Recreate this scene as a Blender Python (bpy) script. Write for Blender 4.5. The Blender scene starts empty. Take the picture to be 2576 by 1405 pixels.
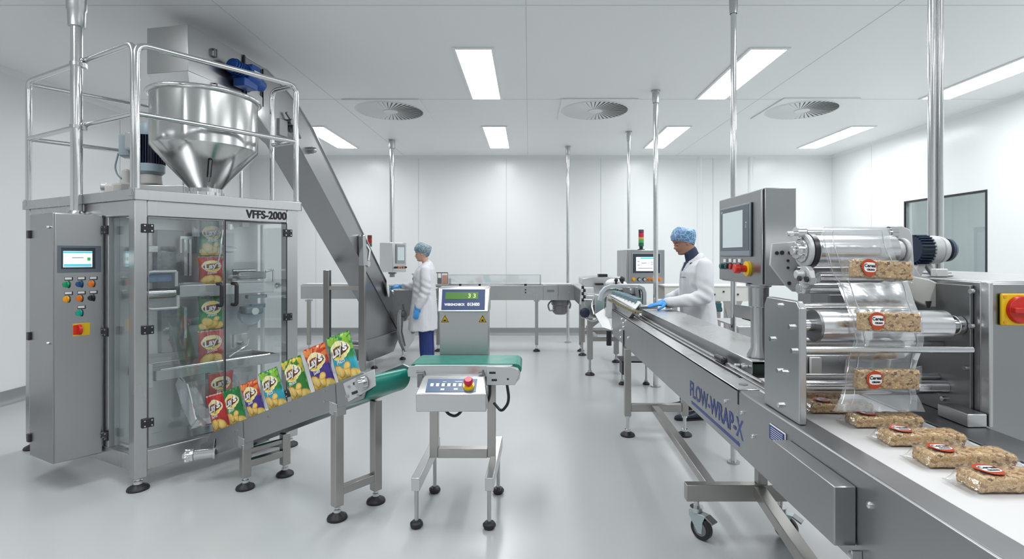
import bpy, bmesh, math, random
from mathutils import Vector, Matrix, noise, Quaternion

# ---------------------------------------------------------------- basics
S = bpy.context.scene
COL = S.collection
random.seed(7)
PI = math.pi
CX, CY, F, HC = 1330.0, 643.0, 1300.0, 1.48      # level camera: principal point, focal length in px, eye height
V = Vector
ORG = {}

def W(px, py, D):
    """the point of the room seen at pixel (px, py), D metres in"""
    return V(((px - CX) * D / F, D, HC - (py - CY) * D / F))

def sock(n, *names):
    for k in names:
        if k in n.inputs: return n.inputs[k]

def mat(name, col, rough=.5, metal=0., spec=None, emit=None, strength=0., alpha=1., trans=0., ior=None, coat=0.,
        bump=None, rvar=None, cvar=None, vcol=None, sheen=0., aniso=0.):
    """bump=(scale xyz, strength, dist) ; rvar=(scale xyz, lo, hi) ; cvar=(scale xyz, colour2, lo, hi)"""
    m = bpy.data.materials.new(name); m.use_nodes = True
    nt = m.node_tree; N = nt.nodes; L = nt.links
    b = N['Principled BSDF']
    c4 = lambda c: (c[0], c[1], c[2], 1)
    b.inputs['Base Color'].default_value = c4(col)
    b.inputs['Roughness'].default_value = rough
    b.inputs['Metallic'].default_value = metal
    if spec is not None: b.inputs['Specular IOR Level'].default_value = spec
    if ior: b.inputs['IOR'].default_value = ior
    if trans: b.inputs['Transmission Weight'].default_value = trans
    if coat: b.inputs['Coat Weight'].default_value = coat
    if aniso: b.inputs['Anisotropic'].default_value = aniso
    if emit:
        b.inputs['Emission Color'].default_value = c4(emit); b.inputs['Emission Strength'].default_value = strength
    b.inputs['Alpha'].default_value = alpha
    tc = None
    def nz(sc, detail=3.):
        nonlocal tc
        if tc is None: tc = N.new('ShaderNodeTexCoord')
        mp = N.new('ShaderNodeMapping'); mp.inputs['Scale'].default_value = sc
        L.new(tc.outputs['Object'], mp.inputs['Vector'])
        t = N.new('ShaderNodeTexNoise'); t.inputs['Scale'].default_value = 1; t.inputs['Detail'].default_value = detail
        L.new(mp.outputs[0], t.inputs['Vector'])
        return t
    if rvar:
        t = nz(rvar[0]); mr = N.new('ShaderNodeMapRange')
        mr.inputs['From Min'].default_value = .3; mr.inputs['From Max'].default_value = .7
        mr.inputs['To Min'].default_value = rvar[1]; mr.inputs['To Max'].default_value = rvar[2]
        L.new(t.outputs['Fac'], mr.inputs['Value']); L.new(mr.outputs[0], b.inputs['Roughness'])
    if cvar:
        t = nz(cvar[0], 4.); r = N.new('ShaderNodeValToRGB')
        r.color_ramp.elements[0].position = cvar[2]; r.color_ramp.elements[0].color = c4(col)
        r.color_ramp.elements[1].position = cvar[3]; r.color_ramp.elements[1].color = c4(cvar[1])
        L.new(t.outputs['Fac'], r.inputs[0]); L.new(r.outputs[0], b.inputs['Base Color'])
    if vcol:
        a = N.new('ShaderNodeVertexColor'); a.layer_name = vcol
        L.new(a.outputs[0], b.inputs['Base Color'])
    if bump:
        t = nz(bump[0], 2.); bp = N.new('ShaderNodeBump')
        bp.inputs['Strength'].default_value = bump[1]; bp.inputs['Distance'].default_value = bump[2]
        L.new(t.outputs['Fac'], bp.inputs['Height']); L.new(bp.outputs[0], b.inputs['Normal'])
    return m

def clear_mat(name, tint, fac, rough=.05, gcol=(1, 1, 1), haze=0., bump=None):
    """clear sheet: sees through, with a glossy sheen and a little milkiness"""
    m = bpy.data.materials.new(name); m.use_nodes = True
    nt = m.node_tree; N = nt.nodes; L = nt.links
    for n in list(N): N.remove(n)
    o = N.new('ShaderNodeOutputMaterial')
    t = N.new('ShaderNodeBsdfTransparent'); t.inputs[0].default_value = (*tint, 1)
    g = N.new('ShaderNodeBsdfGlossy'); g.inputs['Color'].default_value = (*gcol, 1); g.inputs['Roughness'].default_value = rough
    lw = N.new('ShaderNodeLayerWeight'); lw.inputs['Blend'].default_value = .35
    mr = N.new('ShaderNodeMapRange'); mr.inputs['To Min'].default_value = fac; mr.inputs['To Max'].default_value = min(.9, fac * 5)
    L.new(lw.outputs['Fresnel'], mr.inputs['Value'])
    mx = N.new('ShaderNodeMixShader'); L.new(mr.outputs[0], mx.inputs[0]); L.new(t.outputs[0], mx.inputs[1]); L.new(g.outputs[0], mx.inputs[2])
    last = mx
    if haze:
        d = N.new('ShaderNodeBsdfDiffuse'); d.inputs[0].default_value = (.85, .88, .93, 1)
        m2 = N.new('ShaderNodeMixShader'); m2.inputs[0].default_value = haze
        L.new(mx.outputs[0], m2.inputs[1]); L.new(d.outputs[0], m2.inputs[2]); last = m2
    if bump:
        tc = N.new('ShaderNodeTexCoord'); mp = N.new('ShaderNodeMapping'); mp.inputs['Scale'].default_value = bump[0]
        tx = N.new('ShaderNodeTexNoise'); tx.inputs['Scale'].default_value = 1; tx.inputs['Detail'].default_value = 3
        bp = N.new('ShaderNodeBump'); bp.inputs['Strength'].default_value = bump[1]; bp.inputs['Distance'].default_value = bump[2]
        L.new(tc.outputs['Object'], mp.inputs[0]); L.new(mp.outputs[0], tx.inputs[0]); L.new(tx.outputs['Fac'], bp.inputs['Height'])
        L.new(bp.outputs[0], g.inputs['Normal'])
    L.new(last.outputs[0], o.inputs[0])
    return m

ST = dict(metal=1.)
steel = mat('brushed_steel', (.50, .505, .505), .28, rvar=((5, 5, .6), .26, .31), **ST)
steel_h = mat('brushed_steel_sheet', (.39, .395, .40), .32, rvar=((4, 4, .6), .30, .35), cvar=((.9, .9, .5), (.355, .36, .365), .3, .7), **ST)
steel_d = mat('dull_steel', (.27, .275, .28), .42, rvar=((4, 4, 9), .36, .5), **ST)
steel_w = mat('pale_steel', (.62, .625, .63), .32, rvar=((5, 5, .6), .3, .35), **ST)
chrome = mat('polished_steel', (.68, .685, .69), .13, **ST)
hopper_m = mat('hopper_steel', (.56, .565, .56), .17, rvar=((9, 9, .4), .14, .22), **ST)
leg_m = mat('leg_steel', (.44, .43, .41), .32, rvar=((6, 6, .5), .3, .36), **ST)
alum = mat('cast_aluminium', (.60, .61, .62), .45, .35)
white_m = mat('white_wall_panel', (.825, .84, .845), .25, spec=.45)
ceil_m = mat('white_ceiling_panel', (.91, .92, .915), .42, spec=.35)
joint_m = mat('panel_joint', (.58, .61, .62), .5)
floor_m = mat('grey_epoxy_floor', (.50, .515, .52), .25, spec=.45, bump=((60, 60, 60), .02, .001))
cove_m = mat('grey_cove_base', (.27, .285, .29), .4)
black = mat('black_rubber', (.012, .013, .015), .45)
blackp = mat('black_plastic', (.016, .017, .02), .35)
dark = mat('dark_void', (.03, .03, .033), .6)
white_p = mat('white_plastic', (.80, .81, .80), .4)
cream = mat('pale_machine_paint', (.62, .62, .59), .35)
bluegrey = mat('blue_grey_paint', (.20, .27, .31), .35)
blue_p = mat('blue_motor_paint', (.008, .075, .36), .3)
red_p = mat('red_plastic', (.62, .025, .015), .3)
red_d = mat('dark_red_plastic', (.40, .01, .01), .3)
yel_p = mat('yellow_plastic', (.85, .55, .01), .3)
grn_p = mat('green_plastic', (.0, .30, .12), .3)
teal_p = mat('teal_plastic', (.0, .38, .28), .3)
blu_p = mat('blue_button_plastic', (.01, .08, .22), .3)
org_p = mat('orange_plastic', (.75, .20, .02), .3)
amb_p = mat('amber_plastic', (.80, .36, .02), .3)
copper = mat('copper', (.7, .25, .1), .3, 1.)
belt_g = mat('green_belt', (.012, .20, .155), .33, rvar=((8, 8, 8), .26, .4))
belt_w = mat('white_belt', (.68, .68, .68), .5)
navy = mat('navy_label', (.028, .055, .17), .35)
navy_t = mat('blue_lettering', (.02, .04, .20), .4)
ink = mat('black_lettering', (.01, .01, .012), .4)
lcd = mat('green_lcd', (.04, .13, .01), .3, emit=(.05, .16, .01), strength=.35)
lcd_t = mat('lcd_digits', (.65, .8, .3), .4, emit=(.6, .8, .2), strength=.25)
scr_w = mat('screen_white', (.8, .85, .88), .3, emit=(.80, .93, .97), strength=.75)
scr_c = mat('screen_cyan', (.1, .45, .55), .3, emit=(.12, .55, .62), strength=.6)
scr_g = mat('screen_green', (.05, .4, .1), .3, emit=(.03, .45, .12), strength=.5)
scr_p = mat('screen_pale', (.45, .52, .53), .25, emit=(.42, .47, .48), strength=.30)
bezel = mat('slate_bezel', (.13, .15, .18), .35)
bezel_d = mat('dark_bezel', (.035, .045, .065), .25)
glass = clear_mat('clear_guard_door', (.95, .97, .975), .06, .03, haze=.015)
glassw = clear_mat('window_glass', (.88, .93, .93), .10, .02)
glassg = clear_mat('acrylic_guard', (.95, .97, .97), .14, .05, haze=.06)
film_m = clear_mat('clear_film', (.96, .965, .98), .13, .16, haze=.10, bump=((11, 11, 3), .35, .01))
wrap_m = clear_mat('clear_wrapper', (.99, .99, .99), .07, .12, haze=.035, bump=((50, 50, 50), .5, .005))
lamp_m = mat('lamp_diffuser', (1, 1, 1), .5, emit=(.97, .99, 1.0), strength=20.0)
nt_ = lamp_m.node_tree; ge = nt_.nodes.new('ShaderNodeNewGeometry'); vm_ = nt_.nodes.new('ShaderNodeVectorMath'); vm_.operation = 'DOT_PRODUCT'
nt_.links.new(ge.outputs['Normal'], vm_.inputs[0]); nt_.links.new(ge.outputs['Incoming'], vm_.inputs[1])
ab = nt_.nodes.new('ShaderNodeMath'); ab.operation = 'ABSOLUTE'; nt_.links.new(vm_.outputs['Value'], ab.inputs[0])
mu = nt_.nodes.new('ShaderNodeMath'); mu.operation = 'MULTIPLY_ADD'; mu.inputs[1].default_value = 12.0; mu.inputs[2].default_value = 11.0   # emission shaped by angle: brighter straight down, dimmer toward the walls
nt_.links.new(ab.outputs[0], mu.inputs[0]); nt_.links.new(mu.outputs[0], nt_.nodes['Principled BSDF'].inputs['Emission Strength'])
lamp_m.cycles.emission_sampling = 'FRONT'
coat_m = mat('white_coat_cloth', (.68, .69, .72), .85, bump=((300, 300, 300), .05, .001))
coat_s = mat('coat_seam', (.50, .51, .55), .9)
skin_m = mat('skin', (.36, .19, .13), .5)
skin_w = mat('skin_light', (.60, .36, .26), .5)
hair_m = mat('dark_hair', (.02, .014, .012), .5)
lip_m = mat('lips', (.36, .13, .11), .5)
glove_m = mat('blue_nitrile', (.06, .32, .74), .45)
navy_c = mat('navy_trousers', (.018, .035, .17), .8, bump=((20, 20, 5), .4, .01))
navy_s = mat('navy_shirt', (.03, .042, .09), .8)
eye_m = mat('eye_white', (.75, .74, .7), .3); eye_d = mat('eye_dark', (.05, .03, .02), .25)

# net for the hair
def net_mat(name, c1, c2, sc):
    m = bpy.data.materials.new(name); m.use_nodes = True
    nt = m.node_tree; N = nt.nodes; L = nt.links
    b = N['Principled BSDF']; b.inputs['Roughness'].default_value = .55
    tc = N.new('ShaderNodeTexCoord'); vo = N.new('ShaderNodeTexVoronoi'); vo.feature = 'DISTANCE_TO_EDGE'; vo.inputs['Scale'].default_value = sc
    ns = N.new('ShaderNodeTexNoise'); ns.inputs['Scale'].default_value = 9; ns.inputs['Detail'].default_value = 3
    mx0 = N.new('ShaderNodeMixRGB'); mx0.inputs[0].default_value = .12
    L.new(tc.outputs['Object'], ns.inputs[0]); L.new(tc.outputs['Object'], mx0.inputs[1]); L.new(ns.outputs['Color'], mx0.inputs[2]); L.new(mx0.outputs[0], vo.inputs['Vector'])
    r = N.new('ShaderNodeValToRGB'); r.color_ramp.elements[0].position = .0; r.color_ramp.elements[0].color = (*c2, 1)
    r.color_ramp.elements[1].position = .12; r.color_ramp.elements[1].color = (*c1, 1)
    L.new(vo.outputs['Distance'], r.inputs[0]); L.new(r.outputs[0], b.inputs['Base Color'])
    mr = N.new('ShaderNodeMapRange'); mr.inputs['From Max'].default_value = .10; mr.inputs['To Min'].default_value = .95; mr.inputs['To Max'].default_value = .70
    L.new(vo.outputs['Distance'], mr.inputs['Value']); L.new(mr.outputs[0], b.inputs['Alpha'])
    bp = N.new('ShaderNodeBump'); bp.inputs['Strength'].default_value = .5; bp.inputs['Distance'].default_value = .004; bp.invert = True
    L.new(vo.outputs['Distance'], bp.inputs['Height']); L.new(bp.outputs[0], b.inputs['Normal'])
    return m
net_m = net_mat('blue_hair_net', (.12, .30, .58), (.42, .62, .84), 34)
net_w = net_mat('pale_blue_hair_net', (.17, .28, .36), (.40, .53, .60), 42)

SPLIT = set('reel_latch screw rail_bolt side_bolt plate_bolt side_knob adjuster_slot slot clamp_bolt lock plate_hole bearing_hole guide_strip forming_arm jaw_rail spool_pin top_bracket window_clip window_strip tray_plate tray_bracket key switch_screw cover_cap drive_bearing latch flange_seam brace cross_beam cross_bar motor_shell clamp_lever guide_bracket guide_edge adjusting_knob drive_wheel arch_plate pusher_flight belt_guide sensor_box bearing_block eyebrow eye eyelash back_plate hinge cover_latch seam_strip label_plate display_text cable jaw_linkage film_guard'.split())
# ---------------------------------------------------------------- mesh builder
class MB:
    def __init__(s, xf=None):
        s.v = []; s.f = []; s.m = []; s.cur = 0; s.xf = xf
    def add(s, vs, fs):
        b = len(s.v)
        s.v += [s.xf(p) if s.xf else V(p) for p in vs]
        for f in fs: s.f.append([b + i for i in f]); s.m.append(s.cur)
        return s
    def raw(s, vs, fs):
        x, s.xf = s.xf, None; s.add(vs, fs); s.xf = x; return s
    def box(s, x0, y0, z0, x1, y1, z1):
        vs = [V((x, y, z)) for x in (x0, x1) for y in (y0, y1) for z in (z0, z1)]
        return s.add(vs, [(0, 1, 3, 2), (4, 6, 7, 5), (0, 4, 5, 1), (2, 3, 7, 6), (0, 2, 6, 4), (1, 5, 7, 3)])
    def obox(s, c, size, R=None):
        R = R or Matrix.Identity(3); c = V(c)
        vs = [c + R @ V((x * size[0] / 2, y * size[1] / 2, z * size[2] / 2)) for x in (-1, 1) for y in (-1, 1) for z in (-1, 1)]
        return s.add(vs, [(0, 1, 3, 2), (4, 6, 7, 5), (0, 4, 5, 1), (2, 3, 7, 6), (0, 2, 6, 4), (1, 5, 7, 3)])
    def beam(s, p0, p1, w, h, up=(0, 0, 1)):
        p0, p1 = V(p0), V(p1); d = (p1 - p0).normalized(); u = V(up)
        if abs(d.dot(u)) > .98: u = V((0, 1, 0))
        r = d.cross(u).normalized(); u = r.cross(d).normalized()
        vs = [p + r * a * w / 2 + u * b * h / 2 for p in (p0, p1) for a in (-1, 1) for b in (-1, 1)]
        return s.add(vs, [(0, 1, 3, 2), (4, 6, 7, 5), (0, 4, 5, 1), (2, 3, 7, 6), (0, 2, 6, 4), (1, 5, 7, 3)])
    def prism(s, pts, off):
        off = V(off); n = len(pts); pts = [V(p) for p in pts]
        vs = pts + [p + off for p in pts]
        return s.add(vs, [tuple(range(n)), tuple(reversed(range(n, 2 * n)))] + [(i, n + i, n + (i + 1) % n, (i + 1) % n) for i in range(n)])
    def rings(s, rings, cap=True, closed=True):
        n = len(rings[0]); vs = [p for r in rings for p in r]; fs = []
        for i in range(len(rings) - 1):
            for j in range(n if closed else n - 1):
                k = (j + 1) % n
                fs.append((i * n + j, i * n + k, (i + 1) * n + k, (i + 1) * n + j))
        if cap: fs += [tuple(reversed(range(n))), tuple(range((len(rings) - 1) * n, len(rings) * n))]
        return s.add(vs, fs)
    def cyl(s, p0, p1, r0, r1=None, n=20, cap=True):
        r1 = r0 if r1 is None else r1
        p0, p1 = V(p0), V(p1); q = (p1 - p0).to_track_quat('Z', 'Y')
        c = [V((math.cos(2 * PI * i / n), math.sin(2 * PI * i / n), 0)) for i in range(n)]
        return s.rings([[p0 + q @ (a * r0) for a in c], [p1 + q @ (a * r1) for a in c]], cap)
    def tube(s, pts, r, n=12, fil=0., closed=False):
        pts = [V(p) for p in pts]
        if fil:
            out = [pts[0]]
            for i in range(1, len(pts) - 1):
                a, b, c = pts[i - 1], pts[i], pts[i + 1]
                u, w = (a - b), (c - b); d = min(fil, u.length * .45, w.length * .45)
                p, q = b + u.normalized() * d, b + w.normalized() * d
                for k in range(7):
                    t = k / 6; out.append(p * (1 - t) ** 2 + b * 2 * t * (1 - t) + q * t * t)
            out.append(pts[-1]); pts = out
        m = len(pts); tn = []
        for i in range(m):
            a = pts[(i - 1) % m] if (closed or i) else pts[0]; b = pts[(i + 1) % m] if (closed or i < m - 1) else pts[-1]
            tn.append((b - a).normalized())
        ref = V((0, 0, 1)) if abs(tn[0].z) < .9 else V((1, 0, 0))
        nr = (ref - tn[0] * ref.dot(tn[0])).normalized(); rs = []
        for i in range(m):
            nr = (nr - tn[i] * nr.dot(tn[i])).normalized(); bn = tn[i].cross(nr)
            rr = r[i] if isinstance(r, (list, tuple)) else r
            rs.append([pts[i] + (nr * math.cos(2 * PI * j / n) + bn * math.sin(2 * PI * j / n)) * rr for j in range(n)])
        if closed: rs.append(rs[0])
        return s.rings(rs, not closed)
    def lathe(s, prof, o, ax=(0, 0, 1), n=32, cap=True):
        o = V(o); q = V(ax).to_track_quat('Z', 'Y')
        return s.rings([[o + q @ V((r * math.cos(2 * PI * j / n), r * math.sin(2 * PI * j / n), h)) for j in range(n)] for r, h in prof], cap)
    def ell(s, c, rx, ry, rz, R=None, n=16, m=10):
        c = V(c); R = R or Matrix.Identity(3); rs = []
        for i in range(1, m):
            t = PI * i / m
            rs.append([c + R @ V((rx * math.sin(t) * math.cos(2 * PI * j / n), ry * math.sin(t) * math.sin(2 * PI * j / n), rz * math.cos(t))) for j in range(n)])
        return s.rings(rs)
    def limb(s, pts, rad, n=14):
        """tapered limb with round ends"""
        for p, r in zip(pts, rad): s.ell(p, r, r, r, n=n, m=8)
        for i in range(len(pts) - 1): s.cyl(pts[i], pts[i + 1], rad[i], rad[i + 1], n)
        return s
    def mesh(s, name, org=V((0, 0, 0)), sharp=35):
        me = bpy.data.meshes.new(name)
        me.from_pydata([tuple(p - org) for p in s.v], [], s.f)
        bm = bmesh.new(); bm.from_mesh(me); bmesh.ops.recalc_face_normals(bm, faces=bm.faces); bm.to_mesh(me); bm.free()
        for p, mi in zip(me.polygons, s.m): p.material_index = mi; p.use_smooth = True
        me.set_sharp_from_angle(angle=math.radians(sharp))
        return me
    def pieces(s):
        n = len(s.v); par = list(range(n))
        def find(i):
            while par[i] != i: par[i] = par[par[i]]; i = par[i]
            return i
        for f in s.f:
            for k in f[1:]: par[find(k)] = find(f[0])
        grp = {}
        for i in range(n): grp.setdefault(find(i), []).append(i)
        bx = [[ids, [min(s.v[i][k] for i in ids) - .0015 for k in range(3)], [max(s.v[i][k] for i in ids) + .0015 for k in range(3)]] for ids in grp.values()]
        merged = True
        while merged:
            merged = False
            for a in range(len(bx)):
                for b in range(a + 1, len(bx)):
                    if all(bx[a][1][k] <= bx[b][2][k] and bx[b][1][k] <= bx[a][2][k] for k in range(3)):
                        bx[a] = [bx[a][0] + bx[b][0], [min(p, q) for p, q in zip(bx[a][1], bx[b][1])], [max(p, q) for p, q in zip(bx[a][2], bx[b][2])]]
                        bx.pop(b); merged = True; break
                if merged: break
        out = []
        for ids, _, _ in bx:
            mp = {i: k for k, i in enumerate(ids)}; m = MB(); m.v = [s.v[i] for i in ids]
            for f, mi in zip(s.f, s.m):
                if f[0] in mp: m.f.append([mp[i] for i in f]); m.m.append(mi)
            out.append(m)
        return out
    def build(s, name, mt, parent=None, bevel=0., org=None, **kw):
        if name in SPLIT and len(s.v) < 3000:
            ps = s.pieces()
            if len(ps) > 1: return [p.build(name, mt, parent, bevel, org, **kw) for p in ps][0]
        o = V(org) if org is not None else (ORG[parent.name] if parent else V((0, 0, 0)))
        me = s.mesh(name, o, **kw)
        for m_ in (mt if isinstance(mt, (list, tuple)) else [mt]): me.materials.append(m_)
        ob = bpy.data.objects.new(name, me); COL.objects.link(ob)
        if parent: ob.parent = parent
        else: ob.location = o
        ORG[ob.name] = o
        if bevel:
            b = ob.modifiers.new('edge', 'BEVEL'); b.width = bevel; b.segments = 2; b.limit_method = 'ANGLE'; b.angle_limit = math.radians(40)
        return ob

def thing(name, label, cat, loc=(0, 0, 0), group=None):
    o = bpy.data.objects.new(name, None); COL.objects.link(o); o.location = loc; o.empty_display_size = .1
    ORG[o.name] = V(loc); tag(o, label, cat, group); return o
def tag(o, label=None, cat=None, group=None, kind=None):
    if label: o['label'] = label
    if cat: o['category'] = cat
    if group: o['group'] = group
    if kind: o['kind'] = kind
    return o
def copy_tree(o, parent=None):
    c = o.copy(); COL.objects.link(c); c.parent = parent
    for ch in list(o.children): copy_tree(ch, c)
    return c

def text_geo(txt, size, offset=0., shear=0., extrude=0., bold=False):
    """flat lettering: list of 2-D vertices and faces, centred"""
    cu = bpy.data.curves.new('lettering', 'FONT'); cu.body = txt; cu.size = size; cu.offset = offset; cu.shear = shear
    cu.align_x = 'CENTER'; cu.align_y = 'CENTER'; cu.resolution_u = 3
    ob = bpy.data.objects.new('lettering_tmp', cu); COL.objects.link(ob)
    dg = bpy.context.evaluated_depsgraph_get(); dg.update()
    me = bpy.data.meshes.new_from_object(ob.evaluated_get(dg))
    vs = [v.co.copy() for v in me.vertices]; fs = [tuple(p.vertices) for p in me.polygons]
    bpy.data.objects.remove(ob); bpy.data.curves.remove(cu); bpy.data.meshes.remove(me)
    return vs, fs
def put_text(mb, txt, size, o, ux, uy, sx=1., **kw):
    vs, fs = text_geo(txt, size, **kw); o, ux, uy = V(o), V(ux), V(uy)
    mb.raw([o + ux * (p.x * sx) + uy * p.y for p in vs], fs)
# ---------------------------------------------------------------- room
XL, XR, YB, YF, ZC = -5.22, 5.67, 9.67, -3.2, 3.35
def struct(mb, name, mt, **kw):
    return tag(mb.build(name, mt, **kw), kind='structure')
struct(MB().box(XL - .1, YF - .1, -.1, XR + 3.4, YB + .1, 0), 'floor', floor_m)
struct(MB().box(XL - .1, YF - .1, ZC, XR + .1, YB + .1, ZC + .1), 'ceiling', ceil_m)
struct(MB().box(XL - .1, YF, 0, XL, YB, ZC), 'wall_left', white_m)
struct(MB().box(XL - .1, YB, 0, XR + .1, YB + .1, ZC), 'wall_back', white_m)
struct(MB().box(XL - .1, YF - .1, 0, XR + .1, YF, ZC), 'wall_front', white_m)
# right wall with the viewing window
wy0, wy1, wz0, wz1 = 6.41, 7.78, 1.12, 2.278
struct(MB().box(XR, YF, 0, XR + .1, wy0, ZC).box(XR, wy1, 0, XR + .1, YB, ZC).box(XR, wy0, 0, XR + .1, wy1, wz0).box(XR, wy0, wz1, XR + .1, wy1, ZC), 'wall_right', white_m)
wf = struct(MB().box(XR - .006, wy0 - .022, wz0 - .022, XR + .012, wy0 + .004, wz1 + .022).box(XR - .006, wy1 - .004, wz0 - .022, XR + .012, wy1 + .022, wz1 + .022)
            .box(XR - .006, wy0, wz1 - .004, XR + .012, wy1, wz1 + .022).box(XR - .006, wy0, wz0 - .022, XR + .012, wy1, wz0 + .004), 'window_1', blackp)
MB().box(XR + .02, wy0, wz0, XR + .028, wy1, wz1).build('pane', glassw, wf)
# room beyond the window
beyond = mat('grey_green_wall', (.64, .69, .69), .5)
struct(MB().box(XR + 3.3, 3, 0, XR + 3.4, YB + 3, ZC).box(XR + .1, YB + 2.9, 0, XR + 3.4, YB + 3, ZC).box(XR + .1, 2.9, 0, XR + 3.4, 3, ZC), 'wall_beyond', beyond)
struct(MB().box(XR + .1, 2.9, ZC, XR + 3.4, YB + 3, ZC + .1), 'ceiling_beyond', beyond)
struct(MB().box(XR + 3.1, YB, -.1, XR + 3.4, YB + 3, 0).box(XR + .1, YB + .1, -.1, XR + 3.1, YB + 3, 0), 'floor_beyond', floor_m)
lb_ = MB().add([(XR + 1.2, 5.5, ZC - .01), (XR + 1.5, 5.5, ZC - .01), (XR + 1.5, 9.5, ZC - .01), (XR + 1.2, 9.5, ZC - .01)], [(0, 3, 2, 1)]).build('ceiling_light', lamp_m)  # unseen strip added to brighten the room beyond the window
if lb_.data.polygons[0].normal.z > 0: lb_.data.flip_normals(); tag(lb_, 'unseen light strip added to brighten the room behind the window', 'light', 'added lights of the room beyond')
d1 = struct(MB().box(XR + 3.24, 9.15, 0, XR + 3.3, 10.35, 2.05), 'door_1', bluegrey, bevel=.01)
MB().box(XR + 3.20, 9.27, .1, XR + 3.25, 10.23, 1.95).build('door_panel', mat('grey_door', (.36, .42, .44), .4), d1, bevel=.01)
struct(MB().box(XR + 2.2, 7.0, 0, XR + 2.8, YB + 2.8, 1.12).box(XR + 2.15, 7.0, 1.12, XR + 2.85, YB + 2.85, 1.16), 'trim_6', bluegrey)
# grey coved base along the walls
def cove(name, pts, nx, ny):
    prof = [(0, 0), (.06, 0), (.035, .012), (.018, .035), (.012, .06), (.012, .135), (0, .135)]
    (x0, y0), (x1, y1) = pts
    a = [V((x0 + nx * d, y0 + ny * d, z)) for d, z in prof]; b = [V((x1 + nx * d, y1 + ny * d, z)) for d, z in prof]
    struct(MB().rings([a, b]), name, cove_m)
cove('baseboard_back', [(XL, YB), (XR, YB)], 0, -1)
cove('baseboard_left', [(XL, YF), (XL, YB)], 1, 0)
cove('baseboard_right', [(XR, YF), (XR, YB)], -1, 0)
# panel joints and ceiling coves
t = MB()
for x in (-3.98, -2.06, -.42, 1.35, 3.18, 3.45, 4.15): t.box(x - .004, YB - .003, .135, x + .004, YB + .01, ZC)
struct(t, 'trim_1', joint_m)
t = MB()
for y in (4.2, 5.4, 6.6, 7.9): t.box(XL - .01, y - .004, .135, XL + .003, y + .004, ZC)
for y in (5.6, 8.55): t.box(XR - .003, y - .003, .135, XR + .01, y + .003, ZC)
struct(t, 'trim_2', joint_m)
t = MB()
for x in (-2.32, -.02, 2.75): t.box(x - .0025, YF, ZC - .0015, x + .0025, YB, ZC + .01)
for y in (3.86, 6.18): t.box(XL, y - .0025, ZC - .0015, XR, y + .0025, ZC + .01)
struct(t, 'trim_3', joint_m)
def cc(a, b, nx, ny):
    prof = [(0, 0), (.05, 0), (.03, -.008), (.012, -.022), (0, -.05)]
    return [[V((p[0] + nx * d, p[1] + ny * d, ZC + z)) for d, z in prof] for p in (a, b)]
struct(MB().rings(cc((XL, YB), (XR, YB), 0, -1)).rings(cc((XL, YF), (XL, YB), 1, 0)).rings(cc((XR, YF), (XR, YB), -1, 0)), 'trim_4', white_m)
# corner coves
struct(MB().cyl((3.20, YB + .06, .135), (3.20, YB + .06, ZC), .085, n=24).cyl((4.15, YB + .065, .135), (4.15, YB + .065, ZC), .085, n=24), 'trim_5', white_m)

# ---------------------------------------------------------------- ceiling lights
def ceiling_light():
    t = thing('ceiling_light', '', 'light', (0, 0, 0), 'flush ceiling lights')
    f = MB(); w, l = .16, .735
    for a in ((-w - .028, -l - .028, -w, l + .028), (w, -l - .028, w + .028, l + .028), (-w, -l - .028, w, -l), (-w, l, w, l + .028)):
        f.box(a[0], a[1], -.014, a[2], a[3], -.0005)
    f.build('frame', ceil_m, t, bevel=.003)
    d_ = MB().add([(-w, -l, -.008), (w, -l, -.008), (w, l, -.008), (-w, l, -.008)], [(0, 3, 2, 1)]).build('diffuser', lamp_m, t)
    if d_.data.polygons[0].normal.z > 0: d_.data.flip_normals()
    return t
L0 = ceiling_light(); first = True
names = {(-3.13, 8.2): 'long glowing ceiling light seen beside the sloping steel elevator',
         (-.5, 5.4): 'large glowing ceiling light between the round air diffusers, closer of the middle two',
         (-.5, 8.2): 'small glowing ceiling light near the back wall, in the middle column',
         (2.17, 5.4): 'large glowing ceiling light crossed by a thin steel pole',
         (2.17, 8.2): 'glowing ceiling light near the back wall, partly behind the collared pole',
         (4.83, 5.4): 'long glowing ceiling light cut by the picture edge, near the side wall with the window',
         (4.83, 8.2): 'long slanted ceiling light near the corner of back wall and window wall',
         (-3.13, 5.4): 'ceiling light hidden behind the steel head box of the elevator'}
for x in (-3.13, -.5, 2.17, 4.83):
    for y in (8.2, 5.4, 2.6, -.2):
        t = L0 if first else copy_tree(L0); first = False
        t.location = (x, y, ZC)
        t['label'] = names.get((x, y), 'ceiling light panel above the camera, out of the picture')

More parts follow.
